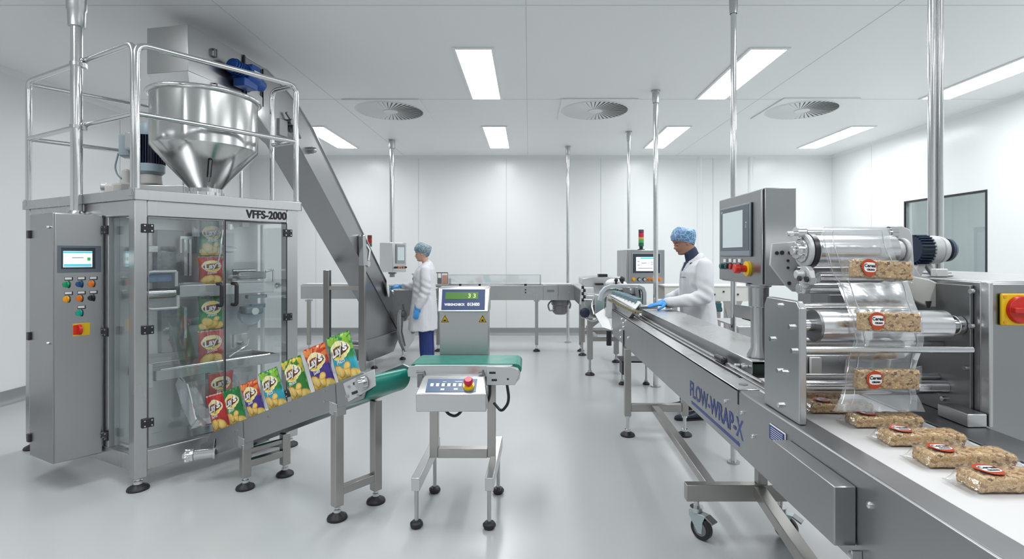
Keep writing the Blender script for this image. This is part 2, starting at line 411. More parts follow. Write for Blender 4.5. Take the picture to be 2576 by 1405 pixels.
# ---------------------------------------------------------------- swirl air diffusers
slot_m = mat('slot_grey', (.22, .225, .23), .6)
def diffuser(x, y, lab):
    t = thing('air_diffuser', lab, 'air vent', (x, y, ZC), 'swirl air diffusers')
    MB().box(x - .46, y - .46, ZC - .016, x + .46, y + .46, ZC - .001).build('mounting_plate', ceil_m, t, bevel=.004)
    MB().cyl((x, y, ZC - .0175), (x, y, ZC - .0165), .415, n=64).build('slot_backing', slot_m, t)
    m = MB(); n = 44
    for i in range(n):
        a = 2 * PI * i / n; b = a + .24; w = .0055
        r0, r1 = .085, .41
        p0 = V((x + r0 * math.cos(a), y + r0 * math.sin(a), ZC - .022)); p1 = V((x + r1 * math.cos(b), y + r1 * math.sin(b), ZC - .022))
        d = (p1 - p0).normalized(); nn = V((-d.y, d.x, 0))
        dz = V((0, 0, .024)) * .5
        vs = [p0 + nn * .0048, p0 - nn * .0048, p1 - nn * .021, p1 + nn * .021]
        up = V((0, 0, .008))
        vs = [vs[0] + up * .3, vs[1], vs[2] - up * .8, vs[3] + up * .4]
        m.prism(vs, (0, 0, .003))
    m.build('swirl_vane', white_p, t)
    MB().cyl((x, y, ZC - .028), (x, y, ZC - .018), .09, n=32).build('centre_disc', white_p, t, bevel=.003)
    k = MB()
    k.rings([[V((x + r * math.cos(2 * PI * j / 64), y + r * math.sin(2 * PI * j / 64), z)) for j in range(64)] for r, z in ((.405, ZC - .018), (.41, ZC - .026), (.43, ZC - .022), (.44, ZC - .016))], cap=False)
    k.build('rim', white_p, t)
diffuser(-1.77, 6.62, 'round white swirl diffuser in the ceiling above the woman in the white coat')
diffuser(.85, 6.60, 'round white swirl diffuser in the ceiling between the middle lights and the collared pole')
diffuser(3.48, 6.58, 'round white swirl diffuser in the ceiling toward the wall with the window')

# ---------------------------------------------------------------- poles to the ceiling
def pole(x, y, z0, r, lab, collar=True, ring=0.05, extra=None):
    t = thing('support_pole', lab, 'pole', (x, y, z0), 'steel ceiling poles')
    MB().cyl((x, y, z0), (x, y, ZC), r, n=28).build('tube', chrome, t)
    if collar:
        MB().lathe([(r * 1.2, -.14), (r * 1.45, -.10), (r * 1.5, -.02), (ring, -.015), (ring, -.001)], (x, y, ZC), n=32, cap=False).build('collar', steel, t)
    if z0 < .05: MB().cyl((x, y, z0), (x, y, .012), r * 2.1, n=28).build('base_flange', steel, t)
    return t
pole(-2.21, 8.35, 1.695, .036, 'thin steel pole holding the small control box behind the woman')
pole(.67, 8.84, .0, .027, 'thin steel pole rising behind the back conveyor line')
pole(1.51, 7.8, 1.585, .022, 'thin steel pole reaching the control panel with the signal tower')
pole(1.44, 5.86, .0, .027, 'steel pole with a ceiling collar, in front of the lit control panel')
pole(1.466, 3.70, .0, .020, 'steel pole running down behind the big grey control box')
# thick triple pole standing on the wrapper cabinet
t = thing('support_pole', 'thick clustered steel pole rising from the wrapper cabinet top', 'pole', (1.79, 2.30, 1.401), 'steel ceiling poles')
MB().cyl((1.768, 2.27, 1.401), (1.768, 2.27, ZC), .013, n=24).build('tube', chrome, t)
MB().cyl((1.789, 2.29, 1.401), (1.789, 2.29, ZC), .017, n=24).build('tube', steel, t)
MB().cyl((1.812, 2.275, 1.401), (1.812, 2.275, ZC), .0125, n=24).build('tube', chrome, t)
MB().box(1.745, 2.24, 1.401, 1.835, 2.32, 1.409).build('foot_plate', steel, t, bevel=.002)
# ---------------------------------------------------------------- vertical packaging machine
MO = V((-2.455, 3.25, 0)); E1 = V((.625, .78, 0)); E2 = V((-.886, .464, 0))
def M(a, b, z=0): return MO + E1 * a + E2 * b + V((0, 0, z))
def mx(p): return M(p[0], p[1], p[2])
NF = V((.78, -.625, 0)).normalized()        # out of the machine front
NS = V((-.464, -.886, 0)).normalized()      # out of its side
def foot(mb_pad, mb_stem, x, y, ztop, r=.055, rs=.012):
    mb_pad.lathe([(r * .98, 0.0005), (r, .008), (r * .92, .018), (r * .45, .034), (r * .3, .044)], (x, y, 0), n=24)
    mb_stem.lathe([(rs * 1.7, .038), (rs * 1.7, .056), (rs, .058), (rs, ztop - .018), (rs * 1.6, ztop - .016), (rs * 1.6, ztop)], (x, y, 0), n=16)
A1, B1 = 1.03, 1.57
vm = thing('packaging_machine', 'tall brushed steel bagging machine with clear doors, railed platform and black lettering on its header', 'machine', M(.5, .7, 0))
for a, b in ((-.02, 0), (A1 - .085, 0), (-.02, B1 - .07), (A1 - .085, B1 - .07)): MB(mx).box(a, b, .075, a + (.068 if a < 0 else .085), b + .07, 1.84).build('corner_post', steel, vm, bevel=.004)
f2 = MB(mx)
f2.box(.048, .004, 1.735, A1 - .085, .066, 1.84)
f2.box(.048, .004, .12, A1 - .085, .066, .24)
f2.box(-.016, .07, 1.735, .05, B1 - .07, 1.84).box(-.016, .07, .12, .05, B1 - .07, .22)
f2.box(A1 - .08, .07, 1.735, A1 - .01, B1 - .07, 1.84).box(A1 - .08, .07, .12, A1 - .01, B1 - .07, .22)
f2.box(.048, B1 - .066, 1.735, A1 - .085, B1 - .004, 1.84).box(.048, B1 - .066, .12, A1 - .085, B1 - .004, .22)
f2.box(-.014, .34, .22, .05, .405, 1.735)
f2.build('cross_beam', steel, vm, bevel=.003)
pd, sm = MB(), MB()
for a, b in ((.014, .035), (A1 - .042, .035), (.014, B1 - .035), (A1 - .042, B1 - .035)):
    p = M(a, b); q = MB(); r = MB(); foot(q, r, p.x, p.y, .09, .062, .015)
    o = q.build('foot', black, vm); r.build('stem', chrome, o)
MB(mx).box(-.03, -.012, 1.838, A1 + .012, B1 + .01, 1.856).build('platform_deck', steel_h, vm)
tb = MB(mx)
tb.box(-.034, -.02, 1.832, A1 + .02, -.008, 1.898).box(-.034, -.02, 1.832, -.022, B1 + .012, 1.898).box(A1 + .008, -.02, 1.832, A1 + .02, B1 + .012, 1.898).box(-.034, B1, 1.832, A1 + .02, B1 + .012, 1.898)
tb.build('toe_board', steel, vm, bevel=.003)
# railing
rl = MB()
ZR, ZM, r = 2.815, 2.375, .0195
def Mr(a, b, z): return M(a, b, z)
fA, fB = -.004, A1 - .005
rl.tube([Mr(fA, .012, 1.86), Mr(fA, .012, ZR), Mr(fB, .012, ZR), Mr(fB, .012, 1.86)], r, fil=.07)
rl.tube([Mr(fA, .012, ZM), Mr(fB, .012, ZM)], r * .9)
rl.tube([Mr(-.014, .022, 1.86), Mr(-.014, .022, ZR), Mr(-.012, B1 - .03, ZR), Mr(-.012, B1 - .03, 1.86)], r, fil=.07)
rl.tube([Mr(-.012, .03, ZM), Mr(-.012, B1 - .03, ZM)], r * .9)
rl.tube([Mr(.0, B1 - .012, ZR - .02), Mr(A1, B1 - .012, ZR - .02)], r * .9)
rl.tube([Mr(.0, B1 - .012, ZM), Mr(A1, B1 - .012, ZM)], r * .9)
rl.tube([Mr(fB, .03, ZR), Mr(fB, .30, ZR), Mr(fB, .30, 1.86)], r * .95, fil=.07)
rl.tube([Mr(fB, .03, ZM), Mr(fB, .30, ZM)], r * .85)
rl.tube([Mr(fB, .70, 1.86), Mr(fB, .70, ZR - .02), Mr(fB, B1 - .03, ZR - .02), Mr(fB, B1 - .03, 1.86)], r * .8, fil=.07)
rl.build('guard_rail', chrome, vm)
for p in (Mr(fA - .01, .012, 1.855), Mr(fB, .012, 1.855), Mr(-.012, B1 - .03, 1.855), Mr(fB, .30, 1.855)): MB().cyl(p, p + V((0, 0, .05)), .029, n=16).build('rail_socket', steel, vm)
# back plate, side glass, sheet behind
MB(mx).box(.05, .36, .22, .57, .372, 1.735).box(.60, .36, .22, A1 - .08, .372, 1.735).build('back_plate', steel_w, vm)
MB(mx).box(.57, .372, .22, .60, .384, 1.735).build('back_slot', steel_d, vm)
MB(mx).box(.05, .374, .22, .06, B1 - .07, 1.735).build('inner_sheet', steel_h, vm)
MB(mx).box(.05, .07, .235, A1 - .08, .372, .245).build('floor_pan', steel, vm)
for k, (b0, b1) in enumerate(((.075, .335),)):
    MB(mx).box(.012, b0, .23, .018, b1, 1.73).build('side_window', glass, vm)
MB(mx).box(A1 - .045, .075, .25, A1 - .039, .36, 1.70).build('side_window', glass, vm)
MB(mx).box(A1 - .055, .062, .25, A1 - .035, .078, 1.73).box(A1 - .055, .345, .22, A1 - .035, .37, 1.73).build('window_strip', steel_w, vm, bevel=.002)
# front doors
def hinge(a, z, parent, side=False, b=0):
    m = MB(mx)
    if not side: m.box(a - .032, -.016, z - .028, a + .032, -.004, z + .028)
    else: m.box(-.034, b - .032, z - .028, -.02, b + .032, z + .028)
    o = m.build('hinge', blackp, parent, bevel=.003)
    d = MB()
    for i in (-1, 1):
        for j in (-1, 1):
            p = M(a + i * .019, -.017, z + j * .016) if not side else M(-.035, b + i * .019, z + j * .016)
            n = NF if not side else NS
            d.cyl(p, p + n * .003, .0045, n=10)
    d.build('screw', chrome, o); return o
for k, (a0, a1, ha, hx) in enumerate(((.050, .497, .045, .452), (.503, A1 - .088, A1 - .085, .548))):
    dr = MB(mx).box(a0, -.004, .262, a1, .002, 1.728).build('door', glass, vm)
    st_ = MB(mx).box(a0 - .001, -.005, .262, a0 + .003, .003, 1.728).box(a1 - .003, -.005, .262, a1 + .001, .003, 1.728).box(a0, -.005, .258, a1, .003, .264).box(a0, -.005, 1.724, a1, .003, 1.73)
    st_.build('door_edge', dark if k else steel_d, dr)
    for z in (1.655, 1.01, .42): hinge(ha, z, dr)
    h = MB()
    z0, z1 = 1.135, 1.285
    h.tube([M(hx, -.005, z0), M(hx, -.055, z0), M(hx, -.055, z1), M(hx, -.005, z1)], .0135, n=12, fil=.02)
    h.build('handle', blackp, dr)
for b in (.345, 1.0): pass
for z in (1.65, .98, .30): hinge(0, z, vm, True, .345)
# small latches on the inner side window
m = MB(mx)
for z in (1.62, 1.11): m.box(A1 - .06, .05, z - .012, A1 - .03, .10, z + .012)
m.build('window_clip', blackp, vm, bevel=.002)
# lettering on the header
m = MB(); put_text(m, 'VFFS-2000', .082, M(.795, -.0035 + .004, 1.782) + NF * .0015, E1.normalized(), V((0, 0, 1)), sx=.83, offset=.0022)
m.build('lettering', ink, vm)
# ---- mechanics behind the doors
FB = .16                                       # where the bag tube runs
def ib(a0, b0, z0, a1, b1, z1, mb): mb.box(a0, b0, z0, a1, b1, z1)
m = MB(mx)
m.box(.17, .30, 1.505, .36, .36, 1.55).box(.60, .28, 1.505, .72, .36, 1.55)
m.box(.60, .20, 1.51, .70, .28, 1.54)
m.build('forming_arm', steel_w, vm, bevel=.003)
m = MB(mx)
m.box(.355, .2, 1.34, .375, .24, 1.60).box(.385, .2, 1.34, .40, .24, 1.60).box(.35, .24, 1.50, .56, .26, 1.62)
m.box(.36, .21, .90, .375, .24, 1.12)
m.build('guide_strip', chrome, vm, bevel=.002)
MB(mx).box(.24, .30, 1.20, .40, .355, 1.66).box(.27, .31, .80, .42, .355, 1.12).build('film_guard', steel_d, vm, bevel=.003)
MB().cyl(M(.14, .30, 1.55), M(.14, .36, 1.55), .022, n=18).cyl(M(.10, .30, 1.53), M(.10, .36, 1.53), .014, n=12).cyl(M(.14, .30, 1.49), M(.14, .36, 1.49), .012, n=12).build('spool_pin', chrome, vm)
# forming tube over the bags
ft = MB(); c = M(.50, FB + .03, 0)
ft.lathe([(.105, 1.73), (.098, 1.56), (.094, 1.50)], (c.x, c.y, 0), n=28, cap=False)
ft.lathe([(.103, 1.73), (.096, 1.56), (.092, 1.50)], (c.x, c.y, 0), n=28, cap=False)
ft.build('forming_tube', glass, vm)
m = MB(); m.tube([M(.57, .10, 1.70), M(.535, .085, 1.66), M(.52, .085, 1.50), M(.505, .085, 1.43)], .006).tube([M(.60, .12, 1.67), M(.60, .12, 1.71)], .028, n=16).build('film_rod', chrome, vm)
MB(mx).box(.54, .10, 1.70, .60, .14, 1.735).box(.68, .10, 1.695, .73, .14, 1.73).build('top_bracket', white_p, vm, bevel=.003)
MB(mx).box(.59, .2, 1.56, .61, .24, 1.63).build('sensor', blackp, vm)
# jaw assembly across the middle
zj = 1.245
m = MB(mx); m.box(.27, .085, zj - .045, .90, .115, zj + .035); m.build('sealing_jaw', steel_w, vm, bevel=.004)
MB(mx).box(.27, .095, zj + .036, .42, .14, zj + .05).box(.60, .095, zj + .036, .82, .14, zj + .05).build('jaw_rail', chrome, vm, bevel=.002)
m = MB()
m.tube([M(.26, .09, zj - .115), M(.10, .09, zj - .115), M(.07, .09, zj - .09), M(.07, .09, zj + .10), M(.10, .09, zj + .13), M(.25, .09, zj + .13)], .011, n=8, fil=.02)
m.tube([M(.26, .09, zj - .115), M(.26, .09, zj - .03)], .011, n=8).tube([M(.25, .09, zj + .13), M(.25, .09, zj + .03)], .011, n=8)
m.build('jaw_yoke', alum, vm)
MB(mx).box(.08, .11, zj + .06, .24, .2, zj + .12).build('air_cylinder', mat('blue_air_cylinder', (.20, .30, .42), .35), vm, bevel=.006)
m = MB()
m.cyl(M(.07, .13, zj - .015), M(.26, .13, zj - .015), .034, n=18).cyl(M(.02, .13, zj - .02), M(.08, .13, zj - .02), .012, n=12).cyl(M(.05, .13, zj + .03), M(.05, .13, zj + .09), .02, n=12)
m.build('jaw_shaft', chrome, vm)
m = MB(mx); m.box(.66, .11, zj + .06, .86, .19, zj + .115).box(.62, .12, zj + .045, .66, .18, zj + .07)
m.build('jaw_drive', steel_d, vm, bevel=.008)
m = MB(); m.tube([M(.86, .12, zj + .115), M(.92, .12, zj + .13), M(.92, .12, zj - .02)], .009, n=8, fil=.02).cyl(M(.93, .14, zj), M(1.0, .14, zj), .011, n=12).cyl(M(.955, .14, zj), M(.975, .14, zj), .024, n=12)
m.cyl(M(.64, .15, zj + .125), M(.80, .15, zj + .125), .012, n=12)
m.build('jaw_linkage', chrome, vm)
m = MB(mx); m.box(.72, .10, zj - .085, .86, .14, zj - .06).box(.76, .12, zj - .16, .86, .15, zj - .13).build('cable_box', bluegrey, vm, bevel=.003)
# dark round gauge
g = M(.78, .20, 1.035)
MB().cyl(g, g + NF * .05, .078, n=32).build('gauge_body', clear_mat('gauge_glass', (.75, .85, .9), .2, .05, haze=.1), vm)
o = MB().obox(g + NF * .05 + V((0, 0, .035)), (.13, .13, .06), Matrix(((E1.x, NF.x, 0), (E1.y, NF.y, 0), (0, 0, 1)))).build('gauge_head', bluegrey, vm, bevel=.015)
MB().cyl(g + NF * .11 + V((0, 0, .03)), g + NF * .125 + V((0, 0, .03)), .026, n=24).build('gauge_dial', white_p, vm)
MB().cyl(M(.14, .30, 1.0), M(.14, .36, 1.0), .028, n=20).cyl(M(.14, .27, 1.0), M(.14, .31, 1.0), .015, n=14).build('brass_knob', copper, vm)
# lower tray
zt = .70
m = MB(mx)
m.box(.10, .02, zt - .03, .90, .028, zt + .035).box(.10, .34, zt - .03, .90, .348, zt + .035).box(.10, .02, zt - .03, .108, .348, zt + .035).box(.892, .02, zt - .03, .90, .348, zt + .035)
m.build('discharge_tray', steel, vm, bevel=.002)
m = MB(mx); m.box(.11, .20, zt, .40, .33, zt + .004).box(.62, .20, zt, .89, .33, zt + .004); m.build('tray_plate', steel_d, vm)
m = MB(); m.tube([M(.15, .07, zt + .03), M(.50, .08, zt + .03), M(.86, .07, zt + .03)], .007, n=8).tube([M(.64, .2, zt + .03), M(.80, .25, zt + .09), M(.84, .3, zt + .13)], .009, n=8).cyl(M(.80, .3, zt + .10), M(.80, .36, zt + .10), .016, n=12)
m.build('tray_linkage', chrome, vm)
MB(mx).box(.76, .34, zt + .07, .86, .358, zt + .17).box(.02, .03, zt - .07, .09, .06, zt + .08).build('tray_bracket', steel_w, vm, bevel=.002)
# chute under the tray (bent clear sheet)
m = MB(mx); ch = [(.06, .56), (-.04, .38), (-.16, .34)]
for a in (.28, .60):
    m.add([(a, .12, .66), (a, .02, .60), (a, -.10, .40), (a, -.02, .34), (a, .08, .45), (a, .16, .60)], [(0, 1, 2, 3, 4, 5)])
m.add([(.28, .16, .60), (.60, .16, .60), (.60, .08, .45), (.28, .08, .45)], [(0, 1, 2, 3)])
m.add([(.60, .08, .45), (.28, .08, .45), (.28, -.04, .33), (.60, -.04, .33)], [(0, 1, 2, 3)])
m.build('discharge_chute', clear_mat('chute_sheet', (.85, .87, .9), .35, .08, haze=.2), vm)
MB().tube([M(.27, .10, .66), M(.27, .0, .62), M(.27, -.10, .40), M(.27, -.04, .33), M(.62, -.04, .33)], .006, n=8).build('chute_edge', chrome, vm)

# ---------------------------------------------------------------- control cabinet on its side
cb = thing('control_cabinet', 'tall grey steel cabinet with touch screen and coloured push buttons beside the bagging machine', 'cabinet', M(-.13, .57, 0))
c0, c1, z0, z1 = .406, .735, .176, 1.75
MB(mx).box(-.262, c0, z0, -.026, c1, z1).build('body', steel_h, cb, bevel=.003)
# front = the face looking along -b ; door panel
NC = -E2.normalized(); NB = NS
UE = E1.normalized()
dr = MB(mx).box(-.258, c0 - .018, z0 + .006, -.024, c0 - .001, z1 - .004).build('door', steel_h, cb, bevel=.004)
def cf(a, z, out=0.):                      # a point on the cabinet door
    return M(a, c0 - .018, z) + NB * out
RC = Matrix(((UE.x, NB.x, 0), (UE.y, NB.y, 0), (0, 0, 1)))
def cbox(mb, a, z, w, h, d, out=0.): mb.obox(cf(a, z, out + d / 2), (w, d, h), RC)
sa = -.133
sc_ = MB(); cbox(sc_, sa, 1.459, .206, .172, .012); scr = sc_.build('touch_screen', bezel, dr, bevel=.003)
s2 = MB(); cbox(s2, sa + .001, 1.464, .166, .135, .003, .012); s2.build('bezel', bezel_d, scr)
s3 = MB(); cbox(s3, sa, 1.459, .142, .103, .001, .015); s3.build('display', scr_w, scr)
s4 = MB(); cbox(s4, sa + .001, 1.503, .142, .012, .0012, .0155); cbox(s4, sa + .001, 1.419, .136, .018, .0012, .0155); s4.build('display_bar', scr_c, scr)
s5 = MB(); cbox(s5, sa + .055, 1.459, .016, .022, .0012, .0155); s5.build('display_icon', scr_g, scr)
s6 = MB(); cbox(s6, sa, 1.468, .056, .004, .0012, .0155); s6.build('display_text', bezel_d, scr)
def button(a, z, mt, r=.019, tall=.014, label=True):
    b = MB(); b.cyl(cf(a, z), cf(a, z, .005), r * 1.22, n=24)
    o = b.build('push_button', blackp, dr)
    c = MB(); c.cyl(cf(a, z, .004), cf(a, z, tall), r, n=24).ell(cf(a, z, tall), r * .98, r * .98, r * .3, RC @ Matrix.Rotation(PI / 2, 3, 'X'), n=20, m=6); c.build('cap', mt, o)
    if label:
        l = MB(); cbox(l, a, z + .036, .038, .022, .003); l.build('label_holder', blackp, o)
        l = MB(); cbox(l, a, z + .038, .032, .014, .001, .003); l.build('label_plate', white_p, o)
for (a, z, mt) in ((-.191, 1.298, grn_p), (-.128, 1.298, blu_p), (-.068, 1.298, org_p), (-.191, 1.206, amb_p), (-.128, 1.206, org_p), (-.068, 1.206, blackp)): button(a, z, mt)
button(-.128, 1.113, teal_p)
m = MB(); cbox(m, -.126, 1.007, .078, .080, .010); sw = m.build('main_switch', yel_p, dr, bevel=.004)
m = MB(); m.cyl(cf(-.126, 1.007, .010), cf(-.126, 1.007, .026), .034, .032, n=28); cbox(m, -.126, 1.007, .012, .062, .016, .026); m.build('rotary_knob', red_p, sw, bevel=.002)
# outer side: hinges and locks
m = MB(mx)
for z in (1.62, .955, .29): m.box(-.275, c1 - .02, z - .026, -.262, c1 + .012, z + .026)
m.build('hinge', blackp, cb, bevel=.002)
m = MB()
for z in (1.66, .93): p = M(-.262, c0 + .05, z); m.cyl(p, p - UE * .012, .009, n=14)
m.build('lock', chrome, cb)
# machine-side bracket under the pole
pp = M(-.055, .66, 0)
t = thing('support_pole', 'thick steel pole on the control cabinet, clamped to the platform railing', 'pole', (pp.x, pp.y, 1.751), 'steel ceiling poles')
MB().cyl((pp.x, pp.y, 1.76), (pp.x, pp.y, ZC), .033, n=32).build('tube', chrome, t)
MB().lathe([(.036, 3.03), (.047, 3.035), (.050, 3.14), (.056, 3.15), (.056, 3.3), (.07, ZC - .001)], (pp.x, pp.y, 0), n=32).build('collar', steel, t)
MB().lathe([(.05, 1.751), (.05, 1.765), (.036, 1.785)], (pp.x, pp.y, 0), n=28).build('base_flange', steel, t)
for z in (ZR - .035, ZM - .02): MB().obox((pp.x + .028, pp.y + .025, z), (.03, .05, .03), Matrix.Rotation(.5, 3, 'Z')).cyl((pp.x, pp.y, z - .012), (pp.x, pp.y, z + .012), .038, n=24).build('rail_clamp', steel, t)

# ---------------------------------------------------------------- hopper on the platform
hc = V((-2.452, 3.925, 0))
hp = thing('conical_hopper', 'round polished steel hopper with a cone bottom standing on the machine platform', 'hopper', (hc.x, hc.y, 1.857))
MB().lathe([(.352, 2.655), (.352, 2.285), (.345, 2.27), (.108, 1.985), (.108, 1.95)], hc, n=72, cap=False).lathe([(.348, 2.655), (.348, 2.285), (.34, 2.272), (.104, 1.985), (.104, 1.95)], hc, n=72, cap=False).build('shell', hopper_m, hp, sharp=20)
ring = [hc + V((.362 * math.cos(2 * PI * i / 72), .362 * math.sin(2 * PI * i / 72), 2.665)) for i in range(72)]
MB().tube(ring, .0165, n=12, closed=True).build('rim', chrome, hp)
MB().lathe([(.118, 1.955), (.118, 1.935), (.128, 1.932), (.128, 1.905), (.118, 1.90), (.10, 1.857)], hc, n=48).build('outlet_flange', steel_w, hp, sharp=30)
m = MB()
for i in range(12):
    a = 2 * PI * i / 12 + .1; p = hc + V((.122 * math.cos(a), .122 * math.sin(a), 1.90)); m.cyl(p, p + V((0, 0, .055)), .009, n=8)
m.build('clamp_bolt', chrome, hp)
# inspection handle on the cone
a = math.radians(-52); d = V((math.cos(a), math.sin(a), 0)); k = lambda rr, z: hc + d * (rr + .012) + V((0, 0, z))
MB().tube([k(.255, 2.165), k(.27, 2.165), k(.165, 2.03), k(.15, 2.03)], .008, n=10).build('handle', steel_d, hp)
m = MB(); t_ = V((-d.y, d.x, 0)) * .014
m.add([k(.262, 2.17) - t_, k(.262, 2.17) + t_, k(.17, 2.055) + t_, k(.17, 2.055) - t_], [(0, 1, 2, 3)])
m.build('inspection_window', dark, hp)
m = MB(); m.obox(hc + V((-.16, -.02, 1.90)), (.09, .03, .03)).cyl(hc + V((-.23, -.05, 1.89)), hc + V((-.19, -.05, 1.92)), .014, n=10).obox(hc + V((.15, -.03, 1.895)), (.07, .02, .03), Matrix.Rotation(.4, 3, 'Y'))
m.build('valve_lever', steel_w, hp, bevel=.003)

# ---------------------------------------------------------------- gear motor behind the hopper
gm = thing('gear_motor', 'blue grey gear motor with black cooling fins on the platform behind the hopper', 'motor', (-2.93, 4.05, 1.857))
g0 = V((-2.99, 4.09, 0))
MB().lathe([(.098, 2.42), (.10, 2.43), (.10, 2.50), (.09, 2.515), (.05, 2.52)], g0, n=36).lathe([(.095, 2.20), (.095, 2.14), (.075, 2.12)], g0, n=36).build('motor_shell', mat('pale_blue_paint', (.42, .53, .60), .35), gm)
m = MB(); m.cyl(g0 + V((0, 0, 2.2)), g0 + V((0, 0, 2.42)), .078, n=24)
for i in range(34):
    a = 2 * PI * i / 34; d = V((math.cos(a), math.sin(a), 0)); m.obox(g0 + d * .085 + V((0, 0, 2.31)), (.024, .004, .22), Matrix.Rotation(a, 3, 'Z'))
m.build('cooling_fin', mat('navy_fins', (.03, .04, .09), .35), gm)
m = MB(); m.obox(g0 + V((-.13, -.06, 2.33)), (.10, .12, .17), Matrix.Rotation(.4, 3, 'Z')); m.build('terminal_box', mat('pale_blue_box', (.36, .43, .48), .4), gm, bevel=.012)
MB().obox(g0 + V((-.05, -.12, 2.36)), (.10, .05, .15), Matrix.Rotation(.4, 3, 'Z')).build('rating_plate', alum, gm, bevel=.02)
m = MB(); m.obox(g0 + V((-.10, -.06, 1.95)), (.20, .22, .17), Matrix.Rotation(.3, 3, 'Z')).cyl(g0 + V((0, 0, 2.03)), g0 + V((0, 0, 2.13)), .08, .07, n=28)
m.cyl(g0 + V((-.12, -.09, 2.02)), g0 + V((-.12, -.09, 2.15)), .045, .03, n=20).obox(g0 + V((-.2, -.1, 1.96)), (.10, .14, .13), Matrix.Rotation(.3, 3, 'Z'))
m.build('gear_housing', cream, gm, bevel=.018)
MB().obox(g0 + V((.08, -.02, 1.955)), (.42, .22, .14), Matrix.Rotation(.25, 3, 'Z')).build('gear_cover', steel, gm, bevel=.006)
MB().obox(g0 + V((-.02, -.02, 1.866)), (.56, .30, .016), Matrix.Rotation(.25, 3, 'Z')).build('base_plate', steel_d, gm)
m = MB()
for dx, dz in ((-.25, 1.95), (-.245, 2.01), (-.22, 1.91)): m.cyl(g0 + V((dx, -.13, dz)), g0 + V((dx - .03, -.15, dz)), .028, n=16)
m.build('cover_cap', alum, gm, bevel=.004)
MB().tube([g0 + V((-.17, -.11, 2.27)), g0 + V((-.19, -.12, 2.16)), g0 + V((-.17, -.12, 2.10)), g0 + V((-.13, -.13, 2.07))], .006, n=8, fil=.04).build('cable', bluegrey, gm)

# ---------------------------------------------------------------- elevator conveyor
EO = V((-2.575, 3.9, 0)); EU = V((.191, .982, 0)).normalized(); EN = V((EU.y, -EU.x, 0))   # EU along, EN toward the room (right side)
EW = .36
def Ep(t, z, n=0.): return EO + EU * t + EN * n + V((0, 0, z))
ev = thing('elevator_conveyor', 'steep steel bucket elevator rising from a floor hopper to the round hopper', 'conveyor', Ep(3.0, 0, -.2))
prof = [(3.61, .414), (1.32, 2.615), (.85, 2.80), (.56, 2.86), (.56, 3.205), (.86, 3.19), (1.10, 3.10), (1.32, 2.99), (1.56, 2.814), (3.75, .62)]
def side(n0, n1, pr): 
    m = MB(); m.prism([Ep(t, z, n0) for t, z in pr], EN * (n1 - n0)); return m
side(-.004, 0, prof).build('side_panel', steel_h, ev)
side(-EW, -EW + .004, prof).build('side_panel', steel_h, ev)
# bottom pan
m = MB()
for (t0, za), (t1, zb) in zip([(3.61, .414), (1.32, 2.615), (.85, 2.80)], [(1.32, 2.615), (.85, 2.80), (.56, 2.86)]):
    m.add([Ep(t0, za, 0), Ep(t1, zb, 0), Ep(t1, zb, -EW), Ep(t0, za, -EW)], [(0, 1, 2, 3)])
m.build('bottom_pan', steel_h, ev)
m = MB()
seg = [(.56, 3.205), (.86, 3.19), (1.10, 3.10), (1.32, 2.99), (1.56, 2.814), (3.75, .62)]
for a, b in zip(seg, seg[1:]):
    for n in (0, -EW): m.beam(Ep(a[0], a[1], n), Ep(b[0], b[1], n), .03, .012)
m.build('top_lip', chrome, ev)
m = MB()
for a, b in zip(seg, seg[1:]): m.beam(Ep(a[0], a[1] - .06, -EW / 2), Ep(b[0], b[1] - .06, -EW / 2), EW - .02, .01)
m.build('bucket_belt', dark, ev)
m = MB()
for i in range(26):
    t = 1.65 + i * .078; z = 2.814 - (t - 1.56) * 1.002
    m.obox(Ep(t, z - .02, -EW / 2), (.30, .006, .06), Matrix.Rotation(math.atan2(EU.y, EU.x) - PI / 2, 3, 'Z'))
m.build('bucket', dark, ev)
# head box
hb = [(0, 2.875), (0, 3.226), (.56, 3.215), (.56, 2.86), (.40, 2.80), (.06, 2.76)]
m = MB()
hp_ = [(0, 2.875), (0, 3.226), (.558, 3.212), (.558, 2.87)]
m.prism([Ep(t, z, .004) for t, z in hp_], EN * -(EW + .008))
m.build('head_box', steel, ev, bevel=.003)
# tapered spout into the hopper
m = MB()
top = [Ep(0, 2.874, .003), Ep(.5, 2.874, .003), Ep(.5, 2.874, -EW), Ep(0, 2.874, -EW)]
bot = [Ep(.07, 2.73, -.04), Ep(.42, 2.70, -.02), Ep(.42, 2.70, -EW + .06), Ep(.07, 2.73, -EW + .06)]
m.rings([top, bot], cap=False); m.build('spout', steel_w, ev)
# lower side cover near the bend + brackets
m = MB(); m.prism([Ep(.60, 2.83, .006), Ep(.60, 2.98, .006), Ep(.95, 2.85, .006), Ep(1.12, 2.62, .006), Ep(.92, 2.60, .006)], EN * .01); m.build('bend_cover', chrome, ev)
MB().beam(Ep(.57, 3.21, .012), Ep(.57, 2.86, .012), .012, .02).beam(Ep(.80, 3.17, .012), Ep(.80, 2.83, .012), .012, .012).build('flange_seam', dark, ev)
m = MB()
for t in (.25, .27): m.tube([Ep(t - .02, 3.13, .006), Ep(t - .02, 3.13, .03), Ep(t - .02, 3.07, .03), Ep(t - .02, 3.07, .006)], .006, n=8)
m.tube([Ep(.25, 2.86, .006), Ep(.25, 2.86, .03), Ep(.25, 2.74, .03), Ep(.23, 2.73, .006)], .007, n=8)
m.build('latch', steel_d, ev)
